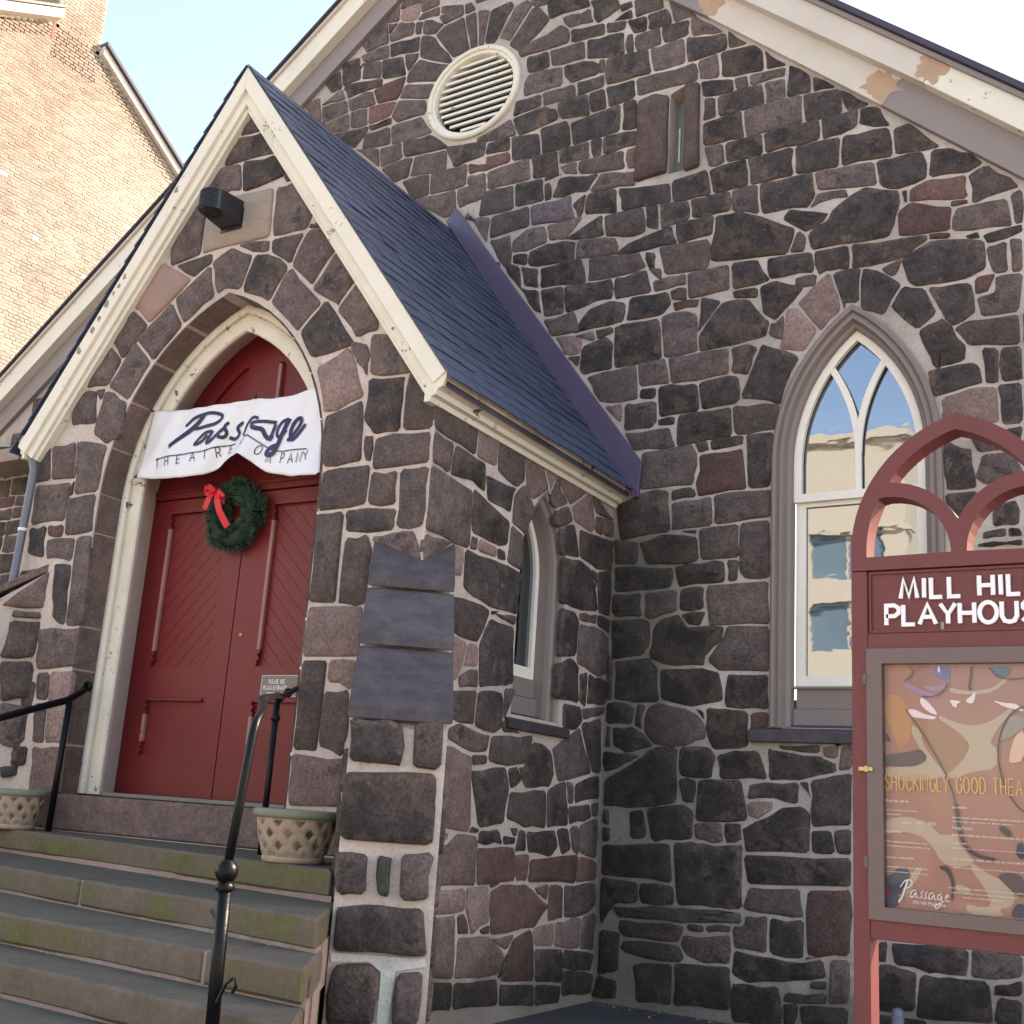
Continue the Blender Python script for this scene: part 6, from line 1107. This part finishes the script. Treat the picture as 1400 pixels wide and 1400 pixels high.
rib([(-0.14, 0.19, -0.20), (-0.20, 0.235, -0.225), (-0.25, 0.23, -0.21), (-0.255, 0.19, -0.19), (-0.20, 0.17, -0.19), (-0.13, 0.18, -0.20)], 0.05)
rib([(-0.13, 0.19, -0.20), (-0.07, 0.175, -0.235), (-0.01, 0.13, -0.225), (-0.01, 0.09, -0.20), (-0.07, 0.12, -0.19), (-0.12, 0.17, -0.20)], 0.05)
mb = MB(); mb.lathe([(0, -.03), (.024, -.02), (.03, 0), (.024, .02), (0, .03)], 10, (-0.125, -0.225, 0.19)); mb.build('knot', 'ribbon', bow, smooth=True)

# ================================================================ banner tied across the arch
ban = thing('banner', 'white vinyl theatre banner tied across the red doors above the wreath', 'banner', tuple(CO + Matrix.Rotation(RA, 3, 'Z') @ Vector((-2.3, 0.1, 4.2))), RA)
BO = Vector((-2.3, 0.1, 4.2))
TOP = [(-3.355, 4.974), (-3.132, 4.949), (-2.628, 4.91), (-2.266, 4.904), (-1.961, 4.885), (-1.743, 4.852), (-1.442, 4.858), (-1.22, 4.881)]
BOT = [(-3.42, 4.328), (-3.147, 4.292), (-2.792, 4.26), (-2.554, 4.274), (-2.33, 4.336), (-2.173, 4.383), (-2.018, 4.377), (-1.867, 4.275), (-1.723, 4.195), (-1.414, 4.122), (-1.247, 4.11), (-1.107, 4.109)]
def resample(P, n):
    P = [Vector(p) for p in P]; d = [0]
    for a, b in zip(P, P[1:]): d.append(d[-1] + (b - a).length)
    out = []
    for i in range(n + 1):
        s_ = d[-1] * i / n; k = 0
        while k < len(d) - 2 and d[k + 1] < s_: k += 1
        t_ = (s_ - d[k]) / (d[k + 1] - d[k]); out.append(P[k].lerp(P[k + 1], t_))
    return out
def boff(x, z):
    t_ = min(1, max(0, (x + 3.39) / 2.2)); y = 0.22 + (0.05 - 0.22) * t_
    f = math.exp(-((x + 2.02 - (z - 4.4) * 0.25) / 0.11) ** 2) * max(0, min(1, (4.86 - z) / 0.4))
    f2 = math.exp(-((x + 2.35 - (z - 4.4) * 0.9) / 0.16) ** 2) * max(0, min(1, (4.90 - z) / 0.4))
    return y - 0.075 * f + 0.055 * f2 + 0.012 * math.sin(x * 9 + z * 7) + 0.006 * math.sin(x * 23 - z * 13) + 0.02 * math.sin((z - 4.1) * 6 + x)
NX, NZ = 90, 28
ta, ba = resample(TOP, NX), resample(BOT, NX)
V = []; F = []
for j in range(NZ + 1):
    for i in range(NX + 1):
        p = ba[i].lerp(ta[i], j / NZ); V.append((p.x - BO.x, boff(p.x, p.y) - BO.y, p.y - BO.z))
for j in range(NZ):
    for i in range(NX):
        a = j * (NX + 1) + i; F.append((a, a + 1, a + NX + 2, a + NX + 1))
me = bpy.data.meshes.new('cloth'); me.from_pydata(V, [], F)
for p in me.polygons: p.use_smooth = True
me.update(); cl = obj('cloth', me, ban, 'vinyl'); sm = cl.modifiers.new('thickness', 'SOLIDIFY'); sm.thickness = 0.0015; sm.offset = 1
def bpl(x, z, o): return (x - BO.x, boff(x, z) - BO.y - 0.007 - o, z - BO.z)
def densify(P, n=4):
    out = []
    for a, b in zip(P, P[1:]):
        for i in range(n): out.append((a[0] + (b[0] - a[0]) * i / n, a[1] + (b[1] - a[1]) * i / n))
    return out + [P[-1]]
def smoothc(P, it=2):
    for _ in range(it):
        if len(P) < 3: break
        q = [P[0]]
        for a, b in zip(P, P[1:]): q += [(a[0] * .75 + b[0] * .25, a[1] * .75 + b[1] * .25), (a[0] * .25 + b[0] * .75, a[1] * .25 + b[1] * .75)]
        P = q + [P[-1]]
    return P
mb = MB()
for k, (wd, P_) in enumerate(BS): ribbon(mb, densify(smoothc(P_), 2), wd * (1.75 if wd > .01 else 1.3), bpl, 0, k * 0.0003)
mb.build('logo_lettering', 'navy_ink', ban)
for c, x, z, rt_ in BL:
    mb = MB(); word(mb, c, x - 0.04, z - 0.035, 0.086, 0.0085, bpl, 0.62, rot=rad(rt_)); mb.build('letter', 'navy_ink', ban)
for q, q2 in (((-3.355, 4.974), (-3.40, 5.0)), ((-3.42, 4.328), (-3.43, 4.36)), ((-1.22, 4.881), (-1.19, 4.93)), ((-1.107, 4.109), (-1.06, 4.14)), ((-1.961, 4.885), (-1.965, 4.92))):
    mb = MB(); a = bpl(*q, 0.004); b = bpl(*q2, -0.01); mb.tube([a, b], 0.006, 6); mb.lathe([(0.006, -.004), (.015, -.004), (.015, .004), (.006, .004)], 10, a); mb.build('tie', 'iron', ban)

# ================================================================ notice on the door
no = thing('notice_plate', 'small brown notice plate with white lettering on the right door', 'sign', tuple(CO + Matrix.Rotation(RA, 3, 'Z') @ Vector((-1.72, 0.548, 2.38))), RA)
mb = MB(); mb.box((-0.21, -0.008, 0.0), (0.21, 0.004, 0.185)); mb.build('plate', 'plate', no)
npl = lambda x, z, o: (x, -0.0085 - o, z)
mb = MB()
word(mb, 'PLEASE USE', -0.12, 0.112, 0.034, 0.0042, npl, 0.42, 0.19, sp=0.9); word(mb, 'PLAZA ENTRANCE', -0.175, 0.060, 0.034, 0.0042, npl, 0.42, 0.19, sp=0.9)
ribbon(mb, [(-0.13, 0.034), (0.10, 0.034)], 0.006, npl)
ribbon(mb, [(-0.20, 0.008), (-0.20, 0.177), (0.20, 0.177), (0.20, 0.008), (-0.20, 0.008)], 0.003, npl)
mb.build('lettering', 'white', no)

# ================================================================ wall lamp
la = thing('wall_lamp', 'black ribbed downlight on the pale block under the porch peak', 'lamp', tuple(CO + Matrix.Rotation(RA, 3, 'Z') @ Vector((-2.40, -0.03, 6.50))), RA)
def stad(w_, d_, n=14):
    r = w_; out = [(w_, 0.0)]
    for i in range(n + 1):
        a = math.pi * i / n; out.append((r * math.cos(a), -(d_ - r) - r * math.sin(a)))
    return out + [(-w_, 0.0)]
mb = MB(); lo_ = [(x, y, 0.03 if y > -0.08 else 0.06) for x, y in stad(0.115, 0.36)]; hi_ = [(x, y, 0.27 - (0.02 if y < -0.2 else 0.0)) for x, y in stad(0.115, 0.36)]
n = len(lo_); mb.strip(lo_, hi_, True); mb.add(lo_, [tuple(range(n))]); mb.add(hi_, [tuple(range(n))]); mb.build('housing', 'black', la)
for k in range(8):
    z = 0.075 + k * 0.022; mb = MB(); a = [(x * 1.06, y * 1.03 - 0.002, z) for x, y in stad(0.115, 0.36)][3:-3]; mb.strip(a, [(x, y, z + 0.008) for x, y, z in a]); b = [(x * 0.9, y * 0.95, z + 0.008) for x, y, z in a]; mb.strip([(x, y, z + 0.008) for x, y, z in a], b); mb.strip(a, [(x, y, z) for x, y, _ in b]); mb.build('rib', 'black', la)
mb = MB(); mb.lathe([(0.0, 0.052), (0.055, 0.05), (0.075, 0.045), (0.085, 0.058)], 20, (0, -0.235, 0)); mb.build('lens', 'dark', la, smooth=True)
mb = MB(); mb.prism([(-0.13, 0.0, 0.0), (0.13, 0.0, 0.0), (0.13, 0.0, 0.20), (0.05, 0.0, 0.29), (-0.13, 0.0, 0.29)], (0, 0.03, 0)); mb.build('back_plate', 'black', la)

# ================================================================ downpipe at the left corner
dp = thing('downpipe', 'grey painted downpipe at the left corner of the porch', 'drainpipe', tuple(CO + Matrix.Rotation(RA, 3, 'Z') @ Vector((-4.52, -0.10, 3.2))), RA)
mb = MB(); mb.tube([(-0.01, 0, 1.30), (0.03, 0, 1.22), (0.03, 0, 1.1), (0.0, 0, 0.0), (0.0, -0.01, -0.02)], 0.038, 12); mb.build('pipe', 'pipe_grey', dp, smooth=True)
mb = MB(); mb.tube([(0.015, 0, 0.62), (0.015, 0, 0.65)], 0.044, 12); mb.build('strap', 'white', dp, smooth=True)

# ================================================================ playhouse sign board
SY = 4.6; SC = -0.955
sg_ = thing('sign_board', 'dark red arched playhouse sign with a glazed poster case', 'sign', (SC, SY + 0.05, 0), world=True)
sp_ = lambda x, z: (x, SY, z)
def carc(cx, cz, r, a0, a1, n=10): return [(cx + r * math.cos(rad(a0 + (a1 - a0) * i / n)), cz + r * math.sin(rad(a0 + (a1 - a0) * i / n))) for i in range(n + 1)]
OW = 0.415; OR = 0.56
out_ = [(SC - OW, 2.615), (SC + OW, 2.615)] + gothic_arc(SC, OW, 2.69, OR, 0, 14)[::-1]
inn = gothic_arc(SC, OW, 2.69, OR, 0.062, 20)
scx = SC - 0.269
sub = carc(scx, 2.672, 0.240, 92, 0)
lsub = [(inn[0][0], 2.668)] + [p for p in inn if p[0] < sub[0][0] and p[1] < 2.925 and p[0] < SC] + sub
rsub = [(2 * SC - x, z) for x, z in lsub][::-1]
ub = carc(scx, 2.672, 0.298, 25.6, 88, 8); ub[0] = (SC, ub[0][1])
up_l = [p for p in inn if p[1] > 2.995]
upper = ub + up_l + [(2 * SC - x, z) for x, z in ub[::-1]]
u2_ = []
for p in upper:
    if not u2_ or (abs(p[0] - u2_[-1][0]) + abs(p[1] - u2_[-1][1])) > 1e-4: u2_.append(p)
if abs(u2_[0][0] - u2_[-1][0]) + abs(u2_[0][1] - u2_[-1][1]) < 1e-4: u2_.pop()
sheet(out_, [lsub, rsub, u2_], sp_, (0, -1, 0), 0.11, 'arched_top', 'sign_red', sg_)
mb = MB()
for sx in (-1, 1):
    x0 = SC + sx * OW; x1 = SC + sx * (OW - 0.062)
    mb = MB(); mb.box((min(x0, x1), SY, 0.0), (max(x0, x1), SY + 0.11, 2.612)); mb.build('post', 'sign_red', sg_, bevel=0.003)
for za, zb in ((2.296, 2.362), (1.226, 1.296)):
    mb = MB(); mb.box((SC - OW + 0.062, SY + 0.002, za), (SC + OW - 0.062, SY + 0.108, zb)); mb.build('rail', 'sign_red', sg_, bevel=0.003)
mb = MB(); mb.box((SC - OW + 0.062, SY + 0.024, 2.362), (SC + OW - 0.062, SY + 0.08, 2.613)); pn = mb.build('name_panel', 'sign_red', sg_)
mb = MB(); q = [(SC - OW + 0.064, 2.364), (SC + OW - 0.064, 2.364), (SC + OW - 0.064, 2.611), (SC - OW + 0.064, 2.611), (SC - OW + 0.064, 2.364)]
ribbon(mb, [(x + (0.006 if x < SC else -0.006), z + (0.006 if z < 2.5 else -0.006)) for x, z in q], 0.010, lambda x, z, o: (x, SY + 0.024 - o, z), 0.010); mb.build('bead', 'sign_red', sg_)
def letter_row(txt, x, z, h, wd, asp, gap, sp):
    cx = x
    for ch in txt:
        if ch == ' ': cx += h * asp * sp; continue
        mb = MB()
        for k, st in enumerate(FONT[ch]): ribbon(mb, [(cx + a * h * asp, z + b * h) for a, b in st], wd, lambda x, z, o: (x, SY + 0.023 - o, z), 0.014, k * 0.0005)
        mb.build('letter', 'white', sg_); cx += h * asp * ADV.get(ch, .87) + h * gap
    return cx
letter_row('MILL HILL', -1.180, 2.499, 0.076, 0.0155, 0.76, 0.345, 0.75)
letter_row('PLAYHOUSE', -1.236, 2.395, 0.077, 0.0155, 0.80, 0.225, 0.6)
mb = MB(); mb.box((-1.032, SY + 0.015, 2.372), (-1.020, SY + 0.028, 2.402)); mb.build('clip', 'slot_grey', sg_)
case = sheet([(SC - OW + 0.06, 1.295), (SC + OW - 0.06, 1.295), (SC + OW - 0.06, 2.30), (SC - OW + 0.06, 2.30)], [[(-1.252, 1.342), (-0.658, 1.342), (-0.658, 2.242), (-1.252, 2.242)]],
             lambda x, z: (x, SY - 0.012, z), (0, -1, 0), 0.05, 'poster_case', 'sign_taupe', sg_)
PY = SY + 0.034
mb = MB(); mb.box((-1.26, PY, 1.33), (-0.65, PY + 0.02, 2.25)); po = mb.build('poster', 'art_ground', case)
mb = MB(); mb.add([(-1.256, SY + 0.006, 1.338), (-0.654, SY + 0.006, 1.338), (-0.654, SY + 0.006, 2.246), (-1.256, SY + 0.006, 2.246)], [(0, 1, 2, 3)]); mb.build('glass', 'case_glass', case)
bycol = {}
for k, (c, P_) in enumerate(PA):
    P_ = [(min(-0.652, max(-1.258, x)), min(2.248, max(1.332, z))) for x, z in P_]
    mb = bycol.setdefault(c, MB())
    Q = []
    for i in range(len(P_)):
        a, b = Vector(P_[i]), Vector(P_[(i + 1) % len(P_)])
        if (a - b).length < 1e-5: continue
        Q += [a.lerp(b, .22), a.lerp(b, .78)]
    from mathutils.geometry import tessellate_polygon
    tr = tessellate_polygon([[Vector((q.x, q.y, 0)) for q in Q]])
    y = PY - 0.0006 - k * 0.0003
    mb.add([(q.x, y, q.y) for q in Q], tr)
for c, mb in bycol.items(): 
    me = bpy.data.meshes.new('print'); me.from_pydata(mb.v, [], mb.f); obj('art_and_reflection', me, case, 'art_' + c)  # some pieces are reflections in the case glass, coloured in as print
ypl = lambda x, z, o: (x, PY - 0.012 - o, z)
mb = MB()
for k, (wd, P_) in enumerate(PK): ribbon(mb, smoothc(P_), wd, ypl, 0, k * 0.0002)
mb.build('artwork_line', 'art_dark', case)
xpl = lambda x, z, o: (x, PY - 0.016 - o, z)
mb = MB(); word(mb, 'SHOCKINGLY GOOD THEATRE', -1.250, 1.768, 0.056, 0.0042, xpl, 0.365, 0.145, sp=0.95); mb.build('headline', 'art_gold', case)
# small print, as unreadable here as in the photograph
random.seed(5)
mb = MB()
def line(x0, x1, z, h):
    x = x0
    while x < x1:
        wl = random.uniform(0.012, 0.035)
        k = 0.0
        while k < wl and x + k < x1:
            ribbon(mb, [(x + k, z), (x + k + 0.0005, z + h * random.uniform(.6, 1))], 0.0013, xpl); 
            if random.random() < .5: ribbon(mb, [(x + k, z + h * .5), (x + k + 0.0028, z + h * .5)], 0.0011, xpl, 0, 0.0002)
            k += 0.0034
        x += wl + 0.005
for x0, x1, z, h in ((-1.25, -1.165, 1.722, .010), (-1.25, -1.13, 1.69, .006), (-1.25, -1.19, 1.675, .005), (-1.25, -1.19, 1.61, .010), (-1.25, -1.10, 1.575, .007), (-1.25, -1.09, 1.560, .005),
                     (-1.25, -1.15, 1.518, .008), (-1.25, -1.10, 1.484, .007), (-1.25, -1.10, 1.468, .005), (-1.01, -0.955, 1.71, .010), (-1.01, -0.70, 1.675, .007), (-1.01, -0.80, 1.662, .005),
                     (-1.01, -0.72, 1.612, .010), (-1.01, -0.96, 1.585, .006), (-1.01, -0.70, 1.568, .005), (-1.01, -0.70, 1.528, .010), (-1.01, -0.72, 1.50, .005), (-1.03, -0.75, 1.428, .006), (-1.02, -0.80, 1.412, .006), (-0.98, -0.84, 1.398, .006),
                     (-1.19, -1.155, 1.645, .010), (-1.14, -1.11, 1.645, .012), (-1.095, -1.07, 1.645, .014)):
    line(x0, x1, z, h)
mb.build('small_print', 'art_ink', case)
def fnt(txt, x, z, size, mat, sx=1.0, shear=0.0, par=case, y=PY - 0.017):
    cu = bpy.data.curves.new('lettering', 'FONT'); cu.body = txt; cu.size = size; cu.shear = shear
    tmp = bpy.data.objects.new('tmp', cu); S.collection.objects.link(tmp); bpy.context.view_layer.update()
    me = bpy.data.meshes.new_from_object(tmp); bpy.data.objects.remove(tmp); me.materials.clear()
    o = obj('lettering', me, par, mat); o.location = (x, y, z); o.rotation_euler = (rad(90), 0, 0); o.scale = (sx, 1, 1)
    return o
fnt('Mill Hill Playhouse', -1.156, 1.362, 0.018, 'art_ink', 0.88)
fnt('Roundelay', -1.01, 1.722, 0.020, 'art_ink', 0.62) if False else None
fnt('Passage Presents', -1.01, 1.637, 0.017, 'art_ink', 0.62)
# script wordmark in white
SCR = [(3.2, [(0.19, .98), (0.13, .62), (0.07, .30), (0.0, .12)]), (2, [(0.04, .68), (0.13, .95), (0.24, 1.0), (0.29, .90), (0.22, .70), (0.10, .62)]),
       (1.8, [(0.35, .62), (0.27, .60), (0.23, .38), (0.28, .32), (0.36, .60), (0.35, .36), (0.40, .36)]), (1.6, [(0.50, .62), (0.44, .56), (0.48, .42), (0.42, .34)]), (1.6, [(0.58, .60), (0.52, .54), (0.56, .40), (0.50, .32)]),
       (1.8, [(0.70, .58), (0.62, .56), (0.59, .36), (0.64, .32), (0.71, .56), (0.70, .34), (0.75, .34)]), (1.8, [(0.85, .56), (0.78, .52), (0.76, .36), (0.81, .34), (0.86, .54), (0.84, .20), (0.76, .0), (0.70, .08), (0.78, .2), (0.90, .30)]),
       (1.8, [(0.90, .38), (0.99, .50), (0.96, .58), (0.91, .44), (0.93, .30), (1.0, .34)])]
mb = MB()
for k, (wd, P_) in enumerate(SCR): ribbon(mb, smoothc([(-1.208 + x * 0.182, 1.352 + z * 0.095) for x, z in P_]), wd * 0.0021, xpl, 0, k * .0002)
ribbon(mb, [(-1.21, 1.388), (-1.10, 1.386)], 0.0012, xpl); mb.build('logo_lettering', 'art_ink', case)
mb = MB(); mb.box((-1.340, SY - 0.022, 1.832), (-1.316, SY - 0.001, 1.846)); mb.box((-1.316, SY - 0.026, 1.828), (-1.306, SY - 0.013, 1.850)); mb.box((-1.306, SY - 0.022, 1.832), (-1.288, SY - 0.013, 1.846)); mb.build('hasp', 'brass', sg_)
for zz in (2.165, 1.48):
    mb = MB(); mb.box((-1.326, SY - 0.010, zz), (-1.312, SY - 0.001, zz + 0.035)); mb.tube([(-1.314, SY - 0.014, zz - 0.003), (-1.314, SY - 0.014, zz + 0.038)], 0.004, 8); mb.build('hinge', 'sign_taupe', sg_)

# ================================================================ little pipe standing by the wall behind the sign
vp = thing('standpipe', 'pale grey standpipe behind the sign at the foot of the wall', 'pipe', (-2.49, 9.45, 0))
mb = MB(); mb.tube([(0, 0, 0), (0, 0, 0.32)], 0.045, 14); mb.lathe([(0.045, 0.32), (0.04, 0.35), (0.02, 0.365), (0.0, 0.37)], 14); mb.build('pipe', 'pipe_grey', vp, smooth=True)

# ================================================================ brick house on the left
BX = -19.0
bh = thing('brick_house', 'sunlit pale brick gable house with a chimney behind the church', 'house', (BX, 12.6, 0), world=True)
bo = [(7.0, 0), (21.0, 0), (21.0, 9.9), (15.0, 14.40), (12.60, 16.02), (11.55, 16.02), (10.40, 15.40), (7.0, 13.55)]
bw_ = sheet(bo, [], lambda y, z: (BX, y, z), (1, 0, 0), 0.3, 'gable_wall', 'brick_mortar', bh)
PB = MB(); TB = []; cnt = 0; z = 5.6; row = 0; cand = []
while z < 16.2:
    y = 8.6 + (row % 2) * 0.12
    while y < 17.5:
        Lb = 0.21 if (row % 6) else 0.10
        q = [(y, z), (y + Lb, z), (y + Lb, z + 0.056), (y, z + 0.056)]
        if all(inside(p, bo) for p in q): cand.append((y, z, Lb))
        y += Lb + 0.014
    z += 0.070; row += 1
bmesh_cache = {}
def brick_mesh(Lb):
    if Lb not in bmesh_cache:
        m_ = MB(); m_.box((-0.02, 0, 0), (0.010, Lb, 0.056)); bmesh_cache[Lb] = m_.mesh('brick')
        bmesh_cache[Lb].materials.append(M['brick'])
    return bmesh_cache[Lb]
def vis(y, z): return y < 14.6 and z > 8.2 and z < 15.6 and (z > 8.2 + (y - 12.0) * 1.9) 
vis_l = [c for c in cand if vis(c[0], c[1])]
vis_l.sort(key=lambda c: c[1] + 0.3 * c[0]); first = set(vis_l[:290])
rm = MB(); tones = []
for c in cand:
    y, z, Lb = c
    if random.random() < 0.006: continue
    if c in first:
        o = bpy.data.objects.new('brick', brick_mesh(Lb)); S.collection.objects.link(o); o.parent = bw_
        o.location = (BX + random.uniform(-.003, .003), y, z)
    else:
        n0 = len(rm.v); dx = random.uniform(-.003, .003)
        rm.add([(BX, y, z), (BX, y + Lb, z), (BX, y + Lb, z + .056), (BX, y, z + .056), (BX + .01 + dx, y + .002, z + .002), (BX + .01 + dx, y + Lb - .002, z + .002), (BX + .01 + dx, y + Lb - .002, z + .054), (BX + .01 + dx, y + .002, z + .054)],
               [(4, 5, 6, 7), (0, 1, 5, 4), (1, 2, 6, 5), (2, 3, 7, 6), (3, 0, 4, 7)]); tones += [random.random()] * 8
me = finish('bricks', rm.v, rm.f, tones, 'tone', False); o = obj('bricks', me, bw_, 'brick'); o['kind'] = 'stuff'
# chimney in the plane of the gable
ch = MB(); ch.box((BX - 0.95, 11.55, 15.2), (BX + 0.0, 12.60, 18.5)); cho = ch.build('chimney', 'brick_mortar', bh)
rm = MB(); tones = []
for r in range(36):
    z = 15.95 + r * 0.070; y = 11.55 + (r % 2) * -0.11
    while y < 12.6:
        a, b = max(11.56, y), min(12.59, y + 0.21)
        if b - a > 0.04: rm.box((BX - 0.01, a, z), (BX + 0.012, b, z + 0.056)); tones += [random.random()] * 8
        y += 0.224
    x = BX - 0.95 + (r % 2) * -0.11
    while x < BX:
        a, b = max(BX - 0.94, x), min(BX - 0.01, x + 0.21)
        if b - a > 0.04: rm.box((a, 11.538, z), (b, 11.56, z + 0.056)); tones += [random.random()] * 8
        x += 0.224
me = finish('bricks', rm.v, rm.f, tones, 'tone', False); o = obj('bricks', me, cho, 'brick'); o['kind'] = 'stuff'
mb = MB(); mb.box((BX - 0.96, 11.50, 15.60), (BX + 0.016, 11.56, 15.95)); mb.build('red_band', 'brick_red', cho)
mb = MB(); mb.prism([(BX - 0.3, 7.0, 13.55), (BX - 0.3, 11.55, 15.98), (BX - 0.3, 11.55, 16.18), (BX - 0.3, 7.0, 13.75)], (0.55, 0, 0)); mb.build('rake_board', 'cream', bh)
mb = MB(); mb.prism([(BX - 0.3, 7.0, 13.76), (BX - 0.3, 11.55, 16.19), (BX - 0.3, 11.55, 16.24), (BX - 0.3, 7.0, 13.81)], (0.60, 0, 0)); mb.build('roof_edge', 'taupe', bh)
for lo_, hi_, xx, mm in ((-0.02, 0.16, 0.12, 'cream'), (0.16, 0.24, 0.20, 'roof_far')):
    mb = MB(); mb.prism([(BX - 0.1, 12.62, 15.92 + lo_), (BX - 0.1, 15.0, 14.31 + lo_), (BX - 0.1, 21.2, 9.6 + lo_), (BX - 0.1, 21.2, 9.6 + hi_), (BX - 0.1, 15.0, 14.31 + hi_), (BX - 0.1, 12.62, 15.92 + hi_)], (0.1 + xx, 0, 0)); mb.build('rake_board' if mm == 'cream' else 'roof_edge', mm, bh)
mb = MB(); mb.prism([(BX, 7.0, 13.55), (BX, 12.1, 16.2), (BX, 21.2, 9.8), (BX, 21.2, 9.6), (BX, 12.1, 15.9), (BX, 7.0, 13.3)], (-9, 0, 0)); mb.build('roof', 'roof_far', bh)

# ================================================================ office block across the street (seen mirrored in the windows)
ob = thing('office_building', 'cream concrete office block across the street, mirrored in the church windows', 'building', (-26, -26, 0), world=True)
OY = -26.0
wins = []
for r in range(4):
    for c in range(9):
        x0 = -45.2 + c * 3.72; z0 = 2.6 + r * 3.0
        wins.append([(x0, z0), (x0 + 3.0, z0), (x0 + 3.0, z0 + 1.9), (x0, z0 + 1.9)])
sheet([(-46.5, 0), (-11.6, 0), (-11.6, 17.2), (-46.5, 17.2)], wins, lambda x, z: (x, OY, z), (0, 1, 0), 0.35, 'facade', 'conc', ob)
for q in wins:
    mb = MB(); mb.add([(x, OY - 0.25, z) for x, z in q], [(0, 1, 2, 3)]); f_ = mb.build('window', 'winblue', ob)
    mb = MB(); xm = (q[0][0] + q[1][0]) / 2; mb.box((xm - 0.04, OY - 0.26, q[0][1]), (xm + 0.04, OY - 0.2, q[2][1])); mb.build('mullion', 'conc', f_)
mb = MB(); mb.box((-46.8, OY - 0.3, 17.2), (-11.3, OY + 0.35, 17.7)); mb.box((-46.8, OY - 0.3, 13.4), (-11.3, OY + 0.12, 13.6)); mb.build('cornice', 'conc', ob)
mb = MB(); mb.box((-46.5, OY - 14, 0), (-11.6, OY - 0.36, 17.2)); mb.build('body', 'conc', ob)

# ================================================================ fallen leaves at the foot of the wall
V = []; F = []
for i in range(46):
    x = random.choice((random.gauss(-4.7, .35), random.uniform(-5.1, -1.5))); y = 9.82 - abs(random.gauss(0, .14)); a = random.uniform(0, 6.3); s_ = random.uniform(.012, .03)
    n = len(V); V += [(x + s_ * math.cos(a + b) * (1 if b in (0, math.pi) else .55), y + s_ * math.sin(a + b) * (1 if b in (0, math.pi) else .55), 0.004 + random.uniform(0, .015)) for b in (0, 1.57, math.pi, 4.71)]; F.append((n, n + 1, n + 2, n + 3))
me = bpy.data.meshes.new('fallen_leaves'); me.from_pydata(V, [], F); tag(obj('fallen_leaves', me, None, 'leaf'), 'scatter of small dry leaves on the dark paving at the wall foot', 'leaves', kind='stuff')
for o in S.objects:
    for k in ('_world', '_at'):
        if k in o: del o[k]
